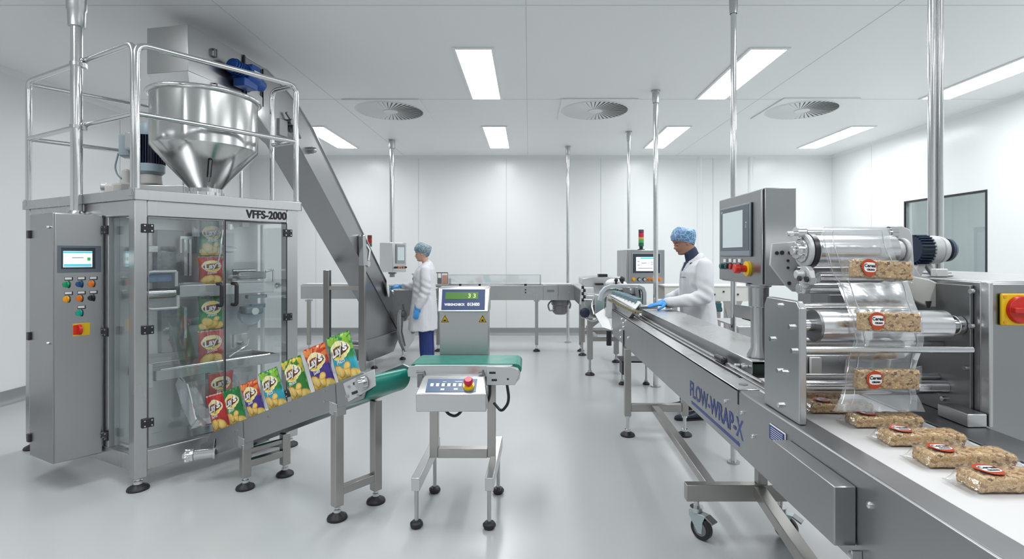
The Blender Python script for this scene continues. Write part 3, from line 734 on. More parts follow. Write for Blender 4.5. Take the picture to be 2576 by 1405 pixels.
# blue drive motor on the head side
bm_ = Ep(.50, 3.03, .0)
q = MB(); q.cyl(Ep(.34, 3.045, .085), Ep(.47, 3.02, .085), .055, n=26).cyl(Ep(.47, 3.02, .085), Ep(.60, 2.995, .085), .082, n=28).cyl(Ep(.60, 2.995, .085), Ep(.70, 2.97, .085), .068, .05, n=26)
q.obox(Ep(.50, 2.93, .085), (.16, .11, .07), Matrix.Rotation(1.38, 3, 'Z')).cyl(Ep(.50, 3.0, .0), Ep(.50, 3.0, .09), .06, n=24).obox(Ep(.56, 3.08, .10), (.1, .08, .05), Matrix.Rotation(1.38, 3, 'Z'))
dm = q.build('drive_motor', blue_p, ev, bevel=.006)
m = MB(); m.obox(Ep(.54, 3.02, .168), (.075, .003, .05), Matrix.Rotation(math.atan2(EU.y, EU.x), 3, 'Z')); m.build('rating_plate', white_p, dm)
m = MB()
for i in range(5): m.cyl(Ep(.355 + i * .022, 3.04 - i * .004, .085), Ep(.361 + i * .022, 3.038 - i * .004, .085), .066, n=26)
m.build('cooling_fin', blue_p, dm)
# tensioner hardware at the bend
m = MB(); m.cyl(Ep(1.16, 2.78, 0), Ep(1.16, 2.78, .06), .03, n=18).cyl(Ep(1.22, 2.74, 0), Ep(1.22, 2.74, .05), .045, n=18).tube([Ep(1.10, 2.86, .03), Ep(1.2, 2.76, .05), Ep(1.32, 2.66, .03)], .014, n=8)
m.obox(Ep(1.06, 2.70, .02), (.12, .03, .16), Matrix.Rotation(1.38, 3, 'Z')).build('tensioner', steel_d, ev, bevel=.004)
MB().cyl(Ep(1.52, 2.58, .0), Ep(1.52, 2.58, .05), .035, n=20).ell(Ep(1.52, 2.58, .05), .03, .03, .03).build('bearing_cap', steel, ev)
# stand
m = MB(); tl = 2.55
for n in (.03, -EW - .09):
    q = MB(); q.beam(Ep(tl, .06, n), Ep(tl, 1.36 if n > 0 else 1.30, n), .075, .075); q.build('leg', leg_m, ev, bevel=.003)
m.beam(Ep(tl, 1.08, .0), Ep(tl, 1.08, -EW - .06), .05, .05).beam(Ep(tl, .35, .0), Ep(tl, .35, -EW - .06), .05, .05); m.build('cross_bar', leg_m, ev, bevel=.003)
m = MB(); m.prism([Ep(tl - .05, 1.36, .012), Ep(tl + .06, 1.36, .012), Ep(tl + .0, 1.74, .012), Ep(tl - .06, 1.72, .012)], EN * .06); m.build('leg_bracket', steel, ev, bevel=.003)
for n in (.03, -EW - .09):
    q, r_ = MB(), MB(); p = Ep(tl, 0, n); foot(q, r_, p.x, p.y, .07); o = q.build('foot', black, ev); r_.build('stem', chrome, o)
m = MB(); m.tube([Ep(2.66, 1.62, .02), Ep(2.69, 1.55, .05), Ep(2.66, 1.42, .05)], .018, n=10).cyl(Ep(2.64, 1.38, .0), Ep(2.64, 1.38, .07), .04, n=16)
m.build('side_handle', steel_w, ev)
m = MB(); m.ell(Ep(3.24, 1.03, .03), .012, .05, .13, Matrix.Rotation(.4, 3, 'X')); m.build('side_shield', white_p, ev)
# boot: lower trapezoid panel, floor tray and the loading hopper with its end frame
m = MB(); m.prism([Ep(2.62, 1.36, -.01), Ep(3.60, .42, -.01), Ep(3.60, .32, -.01), Ep(2.62, .32, -.01)], EN * -.006); m.build('boot_panel', steel_h, ev)
m = MB(); m.rings([[Ep(2.62, .41, .02), Ep(3.66, .41, .02), Ep(3.66, .41, -EW - .02), Ep(2.62, .41, -EW - .02)], [Ep(2.62, .36, .02), Ep(3.66, .36, .02), Ep(3.66, .36, -EW - .02), Ep(2.62, .36, -EW - .02)], [Ep(2.86, .11, -.04), Ep(3.56, .11, -.04), Ep(3.56, .11, -EW + .04), Ep(2.86, .11, -EW + .04)]])
m.build('boot_tray', steel_h, ev, bevel=.004)
m = MB()
tp = [Ep(3.42, 1.0, .02), Ep(3.42, 1.0, .50), Ep(3.96, 1.0, .50), Ep(3.96, 1.0, -EW), Ep(3.42, 1.0, -EW)]
bt = [Ep(3.52, .52, .0), Ep(3.52, .56, .16), Ep(3.80, .56, .16), Ep(3.80, .52, -EW + .02), Ep(3.52, .52, -EW + .02)]
m.rings([tp, bt], cap=False); m.build('loading_hopper', steel, ev)
m = MB(); m.tube([Ep(3.42, 1.0, .02), Ep(3.42, 1.0, .50), Ep(3.96, 1.0, .50), Ep(3.96, 1.0, -EW)], .009, n=8).build('hopper_rim', chrome, ev)
m = MB(); m.prism([Ep(3.44, .66, .07), Ep(3.50, .74, .07), Ep(3.72, .60, .07), Ep(3.92, .52, .07), Ep(4.0, .36, .07), Ep(3.90, .22, .07), Ep(3.62, .10, .07), Ep(3.48, .26, .07), Ep(3.42, .42, .07)], EN * .05)
m.build('end_frame', alum, ev, bevel=.006)
m = MB(); m.cyl(Ep(3.5, .66, .12), Ep(3.5, .66, .17), .05, n=20).tube([Ep(3.47, .80, .15), Ep(3.52, .62, .16), Ep(3.60, .58, .16)], .018, n=8).tube([Ep(3.47, .60, .14), Ep(3.44, .42, .14), Ep(3.55, .2, .14)], .012, n=8).cyl(Ep(3.85, .38, .12), Ep(3.85, .38, .15), .05, n=20)
m.build('tail_bearing', steel_d, ev)
for t, n in ((2.95, -.02), (3.05, -EW), (3.58, .09)):
    q, r_ = MB(), MB(); p = Ep(t, 0, n); foot(q, r_, p.x, p.y, .13, .045); o = q.build('foot', black, ev); r_.build('stem', chrome, o)
# ---------------------------------------------------------------- inclined take-away conveyor (runs along -b, rising)
def Ki(a, b, dz=0.):                       # point of the conveyor: a across, b along, dz off the top-rail line
    z = .306 + (-.165 - b) * .4 + dz
    return M(a, b, z)
KA, KB = .335, .588
UP = V((0, 0, 1))
ic = thing('inclined_conveyor', 'inclined steel conveyor carrying a row of crisp bags up from the bagging machine', 'conveyor', M(.47, -.9, 0))
b_lo, b_hi = -.13, -1.53
for a0, a1 in ((KA - .012, KA), (KB, KB + .012)):
    m = MB(); pr = [Ki(a0, b_lo, -.15), Ki(a0, b_lo, -.03), Ki(a0, b_lo - .04, 0), Ki(a0, b_hi, 0), Ki(a0, b_hi - .06, -.04), Ki(a0, b_hi, -.145), Ki(a0, b_lo - .05, -.155)]
    m.prism(pr, E1 * (a1 - a0)); m.build('side_rail', steel_h, ic, bevel=.002)
m = MB()
bl = [(b_lo, -.03), (b_hi + .02, -.03), (b_hi - .04, -.01)]
# belt loop with rounded ends
loop = []
for k in range(9):
    th = PI / 2 + PI * k / 8; loop.append((b_lo - .05 - .035 * math.cos(th) * 0 + .035 * -math.cos(th) * -1, -.055 + .035 * math.sin(th)))
loop = [(b_lo - .05 + .04 * math.sin(PI * k / 10), -.065 + .04 * math.cos(PI * k / 10)) for k in range(11)]
loop += [(b_hi - .0 - .062 * math.sin(PI * k / 10), -.087 - .062 * math.cos(PI * k / 10)) for k in range(11)]
cl = [[Ki(a, b, dz) for b, dz in loop] for a in (KA + .004, KB - .004)]
m.rings(cl); m.build('conveyor_belt', belt_g, ic, sharp=50)
m = MB(); 
for a0, a1 in ((KA - .012, KA),): m.prism([Ki(a0 - .006, b_hi + .14, -.02), Ki(a0 - .006, b_hi - .09, -.01), Ki(a0 - .006, b_hi - .10, -.10), Ki(a0 - .006, b_hi + .10, -.135)], E1 * .005)
m.build('bearing_plate', alum, ic, bevel=.004)
q = MB(); c = Ki(KA - .02, b_hi - .02, -.06)
q.cyl(c, c - E1 * .03, .038, n=24).cyl(c - E1 * .03, c - E1 * .045, .02, n=16)
for db, dz in ((.09, -.05), (.10, -.10), (.02, -.12)): p = Ki(KA - .018, b_hi + db, dz); q.cyl(p, p - E1 * .012, .007, n=10)
q.build('drive_bearing', chrome, ic)
m = MB()
for db, dz in ((.06, -.045), (.07, -.095)): m.beam(Ki(KA - .019, b_hi + db, dz), Ki(KA - .019, b_hi + db - .04, dz), .004, .014)
m.build('adjuster_slot', dark, ic)
m = MB()
for b, dz in ((-.42, -.05), (-.46, -.05), (-.42, -.11), (-.46, -.11), (-.95, -.06), (-1.24, -.02), (-1.24, -.08), (-.75, -.04)):
    p = Ki(KA - .012, b, dz); m.cyl(p, p - E1.normalized() * .005, .006, n=10)
m.build('rail_bolt', chrome, ic)
m = MB()
for b in (-.48, -1.30): m.beam(Ki(KA - .014, b, .0), Ki(KA - .014, b - .012, -.165), .003, .05, up=E2)
m.build('splice_plate', steel_h, ic)
# legs
for b, lab in ((-.49, ''), (-1.31, '')):
    zt = Ki(0, b, -.15).z
    for a in (.345, .600):
        q = MB(); p = M(a, b); q.beam(p + UP * .075, p + UP * zt, .052, .052, up=E1); lg = q.build('leg', leg_m, ic, bevel=.003)
        q, r_ = MB(), MB(); foot(q, r_, p.x, p.y, .10, .056, .012); o = q.build('foot', black, ic); r_.build('stem', chrome, o)
    q = MB(); q.beam(M(.36, b, .155), M(.59, b, .155), .045, .045)
    if b > -1: q.beam(M(.36, b, zt - .05), M(.59, b, zt - .05), .03, .03)
    q.build('cross_bar', leg_m, ic, bevel=.003)
    q = MB(); q.prism([M(.318, b + .03, zt + .05), M(.318, b + .03, zt - .02), M(.318, b - .03, zt - .03), M(.318, b - .03, zt + .04)], E1 * .06); q.build('leg_clamp', steel, ic, bevel=.002)
q = MB(); q.beam(M(.62, -.49, .20), M(.62, -.30, .16), .02, .02).beam(Ki(.40, -.36, -.17), Ki(.40, -.62, -.17), .02, .015); q.build('cable_duct', steel_d, ic)
# drive motor low on the near side
c = Ki(KA - .03, -.17, -.13)
q = MB(); dd = (-E1 * .5 + E2 * .6).normalized() ; dd = V((-.9, -.35, 0)).normalized()
q.cyl(c + dd * -.03, c + dd * .08, .034, n=24).cyl(c + dd * .08, c + dd * .13, .042, .036, n=24).cyl(c + dd * .13, c + dd * .145, .02, n=16).cyl(c + dd * -.045, c + dd * -.03, .045, n=20)
for k in range(8):
    a = 2 * PI * k / 8; s_ = V((-dd.y, dd.x, 0)); p = c + dd * .10 + s_ * (math.cos(a) * .036) + UP * (math.sin(a) * .036); q.cyl(p, p + dd * .03, .009, n=8)
q.build('drum_motor', chrome, ic, bevel=.002)
m = MB(); p = Ki(KA - .013, -.12, -.10); m.prism([Ki(KA - .014, -.06, -.05), Ki(KA - .014, -.22, -.05), Ki(KA - .014, -.20, -.17), Ki(KA - .014, -.06, -.15)], E1 * -.006); m.build('motor_plate', steel_h, ic, bevel=.004)
# transfer roller between this conveyor and the checkweigher
# ---------------------------------------------------------------- checkweigher
cw = thing('checkweigher', 'small steel checkweigher with green belt, tall display column and keypad box on adjustable feet', 'checkweigher', (-.40, 3.0, 0))
ya, yb = 2.87, 3.13
def srail(y0, y1):
    m = MB(); m.prism([(-.672, y0, .845), (-.66, y0, .872), (-.10, y0, .872), (-.06, y0, .86), (-.045, y0, .835), (-.05, y0, .80), (-.08, y0, .765), (-.22, y0, .765), (-.235, y0, .812), (-.668, y0, .812)], (0, y1 - y0, 0)); return m
srail(ya - .012, ya).build('side_rail', steel_w, cw, bevel=.002)
srail(yb, yb + .012).build('side_rail', steel_w, cw, bevel=.002)
loop = [(-.632 - .036 * math.sin(PI * k / 10), .850 - .030 * math.cos(PI * k / 10)) for k in range(11)] + [(-.075 + .036 * math.sin(PI * k / 10), .850 + .030 * math.cos(PI * k / 10)) for k in range(11)]
MB().rings([[V((x, y, z)) for x, z in loop] for y in (ya + .003, yb - .003)]).build('conveyor_belt', belt_g, cw, sharp=50)
MB().box(-.63, ya - .0125, .8725, -.09, ya + .01, .8745).box(-.63, yb - .01, .8725, -.09, yb + .0125, .8745).build('belt_guide', white_p, cw)
m = MB(); m.prism([(-.235, ya - .018, .766), (-.235, ya - .018, .87), (-.10, ya - .018, .87), (-.06, ya - .018, .855), (-.048, ya - .018, .83), (-.075, ya - .018, .766)], (0, .006, 0)); m.build('end_plate', steel_w, cw, bevel=.003)
m = MB()
for x, z, w in ((-.20, .835, .035), (-.19, .795, .03)): m.box(x - w / 2, ya - .0195, z - .006, x + w / 2, ya - .0178, z + .006)
m.cyl((-.115, ya - .0195, .80), (-.115, ya - .0175, .80), .006, n=12)
m.build('slot', dark, cw)
m = MB(); m.tube([(-.275, ya - .016, .84), (-.255, ya - .025, .845), (-.245, ya - .025, .82), (-.265, ya - .016, .815)], .008, n=8).tube([(-.62, ya - .016, .84), (-.58, ya - .02, .84), (-.57, ya - .02, .80)], .008, n=8).obox((-.60, ya - .01, .79), (.03, .02, .07))
m.build('clamp_lever', steel_d, cw)
MB().box(-.58, ya + .005, .76, -.20, yb - .005, .806).build('weigh_cell_housing', dark, cw)
# column with display
m = MB(); m.box(-.545, 3.16, .70, -.245, 3.25, 1.145); m.build('column', steel, cw, bevel=.004)
m = MB(); m.prism([(-.553, 3.115, 1.14), (-.553, 3.165, 1.288), (-.553, 3.27, 1.288), (-.553, 3.26, 1.14)], (.313, 0, 0)); ds = m.build('display_housing', steel_w, cw, bevel=.008)
n_ = V((0, -.148, .05)).normalized(); u_ = V((0, .05, .148)).normalized(); cc_ = V((-.3965, 3.14, 1.214))
RD = Matrix(((1, 0, 0), (0, -n_.y, u_.y), (0, -n_.z, u_.z)))
def dbox(c, w, h, out, d=.003): return MB().obox(cc_ + V((c[0], 0, 0)) + u_ * c[1] + n_ * (out + d / 2), (w, d, h), RD)
dbox((0, 0), .262, .128, .0).build('display_panel', navy, ds)
dbox((-.01, .024), .200, .044, .003, .002).build('lcd', lcd, ds)
m = MB(); put_text(m, '3 3', .036, cc_ + V((.052, 0, 0)) + u_ * .022 + n_ * .0062, (1, 0, 0), u_, sx=1.1, offset=.0006); m.build('digits', lcd_t, ds)
m = MB(); put_text(m, 'WEIGHCHECK', .0195, cc_ + V((-.052, 0, 0)) + u_ * -.032 + n_ * .0042, (1, 0, 0), u_, sx=.95, offset=.0012); put_text(m, '013400', .026, cc_ + V((.062, 0, 0)) + u_ * -.031 + n_ * .0042, (1, 0, 0), u_, sx=.95, offset=.0016); m.build('panel_lettering', white_p, ds)
for x, k in ((-.512, 0), (-.282, 1)):
    tri = lambda s, y: [(x - s, y, 1.082), (x + s, y, 1.082), (x, y, 1.082 + s * 1.75)]
    wl = MB().prism([(x - .027, 3.1595, 1.072), (x + .027, 3.1595, 1.072), (x, 3.1595, 1.121)], (0, -.001, 0)).build('warning_label', yel_p, cw)
    q = MB()
    P3 = [V((x - .0235, 3.158, 1.0745)), V((x + .0235, 3.158, 1.0745)), V((x, 3.158, 1.117))]
    cen = (P3[0] + P3[1] + P3[2]) / 3; I3 = [cen + (p - cen) * .78 for p in P3]
    for i in range(3):
        j = (i + 1) % 3; q.prism([P3[i], P3[j], I3[j], I3[i]], (0, -.0006, 0))
    if k: q.prism([(x - .006, 3.158, 1.08), (x + .006, 3.158, 1.08), (x + .007, 3.158, 1.09), (x + .001, 3.158, 1.097), (x + .002, 3.158, 1.089), (x - .003, 3.158, 1.092), (x - .007, 3.158, 1.088)], (0, -.0006, 0))
    else: q.prism([(x - .010, 3.158, 1.081), (x + .010, 3.158, 1.081), (x + .011, 3.158, 1.085), (x + .003, 3.158, 1.087), (x + .004, 3.158, 1.096), (x - .002, 3.158, 1.090), (x - .009, 3.158, 1.088)], (0, -.0006, 0))
    q.build('symbol', ink, wl)
# keypad box
m = MB(); m.prism([(-.590, 2.72, .655), (-.590, 2.70, .755), (-.572, 2.80, .822), (-.572, 2.95, .822), (-.590, 2.95, .655)], (.0, 0, 0))
xb0, xb1 = -.592, -.222
m = MB(); m.rings([[V((x, 2.715, .66)), V((x, 2.70, .757)), V((x + s * .018, 2.80, .822)), V((x + s * .018, 2.86, .822)), V((x, 2.86, .66))] for x, s in ((xb0, 1), (xb1, -1))]); kb = m.build('keypad_box', steel_w, cw, bevel=.006)
u2 = V((0, .10, .065)).normalized(); n2 = V((0, -.065, .10)).normalized(); c2 = V((-.41, 2.75, .7895)); R2 = Matrix(((1, 0, 0), (0, -n2.y, u2.y), (0, -n2.z, u2.z)))
def kbox(x, h, w, hh, out, d=.002, mb=None): return (mb or MB()).obox(c2 + V((x, 0, 0)) + u2 * h + n2 * (out + d / 2), (w, d, hh), R2)
kp = kbox(.0, 0, .265, .093, 0).build('keypad', mat('slate_keypad', (.075, .13, .235), .35), kb)
q = MB()
for i in range(6): kbox(-.105 + i * .030, .004, .017, .022, .002, .0015, q)
kbox(-.045, -.028, .02, .012, .002, .0015, q); kbox(.025, -.026, .022, .012, .002, .0015, q); kbox(.035, .028, .04, .004, .002, .001, q); kbox(-.04, .026, .02, .003, .002, .001, q)
q.build('key', white_p, kp, bevel=.002)
q = MB()
for i in range(4): put_text(q, '-/+I'[i], .018, c2 + V((-.09 + i * .03, 0, 0)) + u2 * .004 + n2 * .0045, (1, 0, 0), u2)
q.build('key_symbol', ink, kp)
es = c2 + V((.092, 0, 0)) + n2 * .002 - u2 * .006
o = MB().cyl(es, es + n2 * .012, .032, .030, n=32).build('emergency_stop', yel_p, kb)
MB().cyl(es + n2 * .012, es + n2 * .022, .014, n=20).lathe([(.018, .022), (.024, .030), (.024, .045), (.018, .054)], es, n2, n=28).build('stop_button', mat('crimson_button', (.55, .01, .05), .3), o)
# stand
for x in (-.555, -.218):
    q = MB(); q.box(x - .024, 3.02, .30, x + .024, 3.07, .80).build('post', leg_m, cw, bevel=.003)
MB().box(-.531, 3.015, .30, -.242, 3.075, .352).build('cross_bar', leg_m, cw, bevel=.003)
for x0, x1 in ((-.612, -.583), (-.214, -.188)):
    q = MB(); q.beam((x0, 2.79, .245), (x1, 3.28, .30), .045, .075); q.build('base_bar', steel_w, cw, bevel=.003)
for x, y in ((-.612, 2.82), (-.588, 3.235), (-.2146, 2.81), (-.190, 3.225)):
    q = MB(); q.lathe([(.028, .0005), (.036, .012), (.036, .026), (.026, .036)], (x, y, 0), n=8); r_ = MB(); r_.cyl((x, y, .034), (x, y, .22), .011, n=16); o = q.build('foot', black, cw, bevel=.002); r_.build('stem', steel, o)
MB().tube([(-.215, ya - .0, .77), (-.215, ya, .70), (-.25, ya + .02, .62), (-.27, 2.90, .66)], .008, n=8, fil=.04).tube([(-.12, ya - .006, .765), (-.11, ya - .006, .70), (-.115, ya - .006, .66), (-.15, ya - .006, .615), (-.195, ya + .03, .655)], .008, n=8, fil=.05)\
    .tube([(-.46, 2.80, .67), (-.44, 2.80, .625), (-.40, 2.80, .61), (-.37, 2.80, .63), (-.355, 2.80, .67)], .008, n=8, fil=.03).build('cable', black, cw)

# ---------------------------------------------------------------- crisp bags
def mixc(a, b, t): t = max(0, min(1, t)); return tuple(x * (1 - t) + y * t for x, y in zip(a, b))
def bag_col(u, v, d):
    n1 = noise.noise(V((u * 3, v * 3, d['s']))); w = v + .22 * u + n1 * .05
    c = mixc(d['lo'], d['hi'], (w - d.get('th', .52)) / .08)
    if d.get('ray'):
        if w > .84 and noise.noise(V((u * 7, v * 9, d['s'] + 4))) > -.05: c = mixc(c, d['ray'], .8)
    # glow below the badge
    # badge
    du, dv = (u - .50) / .41, (v - .665) / .195
    a = -.25; rx, ry = du * math.cos(a) - dv * math.sin(a) * .55, du * math.sin(a) * .55 + dv * math.cos(a)
    r = math.hypot(rx, ry)
    if r < 1.0: c = (.93, .90, .72)
    if r < .93: c = mixc((.95, .66, .08), (.95, .86, .42), dv * .5 + .5 + n1)
    if abs(rx) < .9 and abs(ry + .04) < .50 * math.sqrt(max(0, 1 - (rx / .90) ** 2)): c = mixc(d['ban'], (.10, .03, .01), .5 - dv)
    # chips
    for i, (cu, cv, ru, rv, an) in enumerate(d['chips']):
        du, dv = (u - cu), (v - cv) * 1.45
        x, y = du * math.cos(an) + dv * math.sin(an), -du * math.sin(an) + dv * math.cos(an)
        rr = math.hypot(x / ru, y / rv) / 1.15 + .10 * noise.noise(V((u * 8, v * 8, i * 3.1)))
        if rr < 1: c = mixc((.95, .70, .22), (.80, .45, .06), rr ** 3 + .25 * noise.noise(V((u * 14, v * 14, i))))
        elif rr < 1.09: c = (.50, .22, .02)
    if v > .965 or v < .03: c = mixc(c, d.get('seal', d['hi'] if v > .5 else d['lo']), .8)
    return c
CH = [(.78, .12, .20, .14, .2), (.30, .10, .26, .15, -.3), (.52, .17, .22, .15, .5), (.30, .25, .20, .14, -.5), (.68, .33, .12, .085, .4)]
CH2 = [(.75, .10, .22, .13, -.2), (.30, .09, .24, .14, .2), (.70, .22, .2, .15, -.4), (.34, .22, .23, .16, .3)]
GREEN, DGRN = (.01, .22, .035), (.005, .12, .02)
D_ = dict
DES = {
    'green': D_(lo=(.012, .27, .05), hi=(.01, .16, .03), ban=(.30, .05, .02), chips=CH, s=1., sub='Prnon'),
    'cyan': D_(lo=(.02, .36, .48), hi=(.02, .23, .05), ban=(.16, .08, .02), chips=CH, s=2.3, th=.62, sub='Pnccs', ray=(.30, .55, .03)),
    'purple': D_(lo=(.05, .025, .24), hi=(.50, .04, .015), ban=(.35, .04, .02), chips=CH, s=3.7, th=.74, sub='bueo', ray=(.85, .30, .05)),
    'olive': D_(lo=(.015, .22, .03), hi=(.02, .20, .02), ban=(.32, .10, .02), chips=CH, s=5.1, sub='Pnnon', ray=(.80, .55, .05)),
    'red': D_(lo=(.42, .012, .012), hi=(.50, .02, .015), ban=(.35, .05, .02), chips=CH2, s=6.6, sub='Soroo', seal=(.65, .50, .45)),
}
bag_m = mat('printed_foil', (1, 1, 1), .26, vcol='print', spec=.55, coat=.25, bump=((30, 30, 30), .35, .005))
def bag_surface(w, h, th):
    def P(u, v, side=1):
        e = math.sin(PI * min(1, max(0, v))) 
        wid = w * (1 - .13 * e ** .6) + .004 * noise.noise(V((v * 7, side * 2, w * 50)))
        prof = (max(0, 1 - abs(2 * u - 1) ** 2.6) ** .55) * (max(0, 1 - abs(2 * v - 1) ** 3.2) ** .6)
        wr = .013 * noise.noise(V((u * 5, v * 3, side * 7 + w * 90))) * (1 - e * .55) + .004 * noise.noise(V((u * 16, v * 2.2, side * 3)))
        if v > .95 or v < .04: wr += .0025 * math.sin(u * 40)
        return V(((u - .5) * wid, -side * (prof * th / 2) + wr * (1 if 0.02 < u < .98 else 0) * side * -1, v * h))
    return P
def make_bag(kind, w=.165, h=.25, th=.055, nu=56, nv=84):
    d = DES[kind]; P = bag_surface(w, h, th)
    name = 'crisp_bag'
    vs, fs, cs = [], [], []
    for side in (1, -1):
        b = len(vs)
        for j in range(nv + 1):
            for i in range(nu + 1):
                u, v = i / nu, j / nv; vs.append(P(u, v, side)); cs.append(bag_col(u if side > 0 else 1 - u, v, d) if side > 0 else (d['lo'] if v < .6 else d['hi']))
        for j in range(nv):
            for i in range(nu): k = b + j * (nu + 1) + i; fs.append((k, k + 1, k + nu + 2, k + nu + 1) if side > 0 else (k, k + nu + 1, k + nu + 2, k + 1))
    me = bpy.data.meshes.new(name); me.from_pydata([tuple(p) for p in vs], [], fs)
    at = me.color_attributes.new('print', 'FLOAT_COLOR', 'POINT')
    at.data.foreach_set('color', [x for c in cs for x in (*c, 1)])
    bm = bmesh.new(); bm.from_mesh(me); bmesh.ops.remove_doubles(bm, verts=bm.verts, dist=.0004); bm.to_mesh(me); bm.free()
    for p in me.polygons: p.use_smooth = True
    me.materials.append(bag_m)
    ob = bpy.data.objects.new(name, me); COL.objects.link(ob); ORG[ob.name] = V((0, 0, 0))
    def on(mb, txt, size, cu, cv, rot, off, lift, sx=1., shear=.25):
        tv, tf = text_geo(txt, size, offset=off, shear=shear)
        out = []
        for p in tv:
            x = p.x * sx * math.cos(rot) - p.y * math.sin(rot); y = p.x * sx * math.sin(rot) + p.y * math.cos(rot)
            u, v = cu + x / w, cv + y / h; q = P(u, v, 1); q.y -= lift; out.append(q)
        mb.raw(out, tf)
    q = MB(); on(q, "Lay's", w * .36, .50, .665, .22, w * .020, .0018); q.build('logo_outline', mat_cache['ink'], ob)  # printed dark outline behind the white logo letters
    q = MB(); on(q, "Lay's", w * .36, .495, .67, .22, w * .013, .0030); q.build('logo', mat_cache['w'], ob)
    q = MB(); on(q, d['sub'], w * .17, .48, .44, .14, w * .004, .0020); q.build('flavour_lettering', mat_cache['w'], ob)
    return ob
mat_cache = {'ink': mat('brown_ink', (.05, .012, .005), .35), 'w': mat('white_ink', (.86, .85, .82), .35)}
bags = {}
def bag(kind, loc, rz, tilt, lab, group, sc=1., yaw=0.):
    """tilt leans the top; rz turns the front"""
    if kind not in bags: o = bags[kind] = make_bag(kind)
    else: o = copy_tree(bags[kind])
    o.rotation_mode = 'QUATERNION'
    o.rotation_quaternion = (Matrix.Rotation(rz, 3, 'Z') @ Matrix.Rotation(tilt, 3, 'Y') @ Matrix.Rotation(yaw, 3, 'X')).to_quaternion()
    o.location = loc; o.scale = sc if isinstance(sc, tuple) else (sc, sc, sc)
    tag(o, lab, 'crisp bag', group)
    return o
# in the machine: face along NF
rzM = math.atan2(E1.y, E1.x)
G1 = 'crisp bags hanging in the bagging machine'
def mb_(k, z, lab, sc=1., a=.5, b=FB): return bag(k, M(a, b, z), rzM, 0, lab, G1, sc)
mb_('green', 1.478, 'green crisp bag at the very top of the chain inside the forming tube', (1.0, 1, 1.0))
mb_('red', 1.268, 'red crisp bag just above the sealing jaws', (1.05, 1, .83))
mb_('green', .95, 'green crisp bag just below the sealing jaws, beside the door handle', (1.05, 1, .96))
mb_('red', .69, 'red crisp bag resting down in the tray frame', (1.10, 1, 1.03))
bag('red', M(.50, .045, .43), rzM, 0, 'faded red crisp bag under the tray behind the clear chute', G1, (1.05, .7, .92))
# on the belt: leaning square to the incline
up_i = (UP * 1 + (-E2.normalized() * -.371)).normalized()
rzB = math.atan2(-E2.y, -E2.x); slope = math.atan(.4 / 1.0)
G2 = 'crisp bags riding up the inclined belt'
for kind, b, a, sc, ex, lab in (
    ('red', -.165, .395, 1.04, .22, 'deep red crisp bag lowest on the inclined belt, behind the small green one'),
    ('green', -.355, .378, .98, .12, 'small green crisp bag near the bottom of the inclined belt, overlapping the red one'),
    ('purple', -.55, .37, .95, .0, 'purple crisp bag with orange top between the small green and the first cyan bag'),
    ('cyan', -.745, .37, 1.02, .02, 'cyan crisp bag standing between the purple and the olive green bag'),
    ('olive', -.96, .37, 1.04, .03, 'green crisp bag with a yellow corner, between the lower cyan and the second blue bag'),
    ('purple', -1.165, .37, 1.08, .05, 'blue and red crisp bag next to the topmost cyan bag on the belt'),
    ('cyan', -1.36, .37, 1.10, .08, 'cyan crisp bag topmost on the inclined belt')):
    p = Ki(max(a, .390), b, -.012)
    bag(kind, p, rzB + .10, -slope + ex * .4, lab, G2, sc, yaw=0)
# ---------------------------------------------------------------- flow wrapper infeed conveyor (runs straight away from the camera)
XA, XB_ = .82, 1.29                         # near and far side of its body
fw = thing('flow_wrap_conveyor', 'long grey steel conveyor with blue lettering and underline on its side, on feet and castors', 'conveyor', (1.06, 2.7, 0))
def sbox(*c, n='panel', m=steel_h, p=None, bv=.003):
    return MB().box(*c).build(n, m, p or fw, bevel=bv)
m = MB(); m.prism([(XA, 2.02, .712), (XA, 5.02, .712), (XA, 5.10, .80), (XA, 5.10, .957), (XA, 2.02, .957)], (.012, 0, 0)); m.build('side_panel', steel_h, fw, bevel=.002)
m = MB(); m.prism([(XA - .001, .50, .709), (XA - .001, 2.017, .709), (XA - .001, 2.017, .953), (XA - .001, .50, .953)], (.014, 0, 0)); m.build('side_panel', steel_h, fw, bevel=.004)
sbox(XB_ - .03, .5, .712, XB_ - .018, 5.05, .94, n='side_panel')
sbox(XA + .012, 2.02, .70, XB_ - .03, 5.0, .712, n='bottom_pan')
sbox(XA + .012, .5, .70, XB_ - .03, 2.017, .712, n='bottom_pan')
# ledges
sbox(XA, 2.022, .945, .905, 5.10, .958, n='top_ledge', m=steel, bv=.004)
sbox(.925, 2.022, .945, .978, 4.50, .958, n='top_ledge', m=steel, bv=.002)
sbox(.905, 2.022, .930, .925, 4.50, .940, n='guide_groove', m=steel_d, bv=0)
sbox(XA, .50, .942, .902, 2.018, .955, n='top_ledge', m=steel_d, bv=.006)
MB().cyl((.95, 2.10, .968), (.95, 4.4, .968), .006, n=10).build('guide_rod', chrome, fw)
m = MB(); m.cyl((.945, 2.50, .975), (.945, 2.60, .975), .013, n=14).ell((.945, 2.50, .975), .017, .017, .017); m.build('guide_knob', blackp, fw)
m = MB(); m.cyl((.955, 2.40, .97), (.978, 2.40, .97), .010, n=12).cyl((.955, 2.31, .985), (.978, 2.31, .985), .006, n=10).cyl((.955, 2.62, .968), (.955, 4.45, .968), .004, n=8); m.build('guide_bracket', steel_w, fw)
MB().cyl((.872, 2.10, .958), (.872, 2.10, .9595), .018, n=24).build('ledge_hole', steel_d, fw)
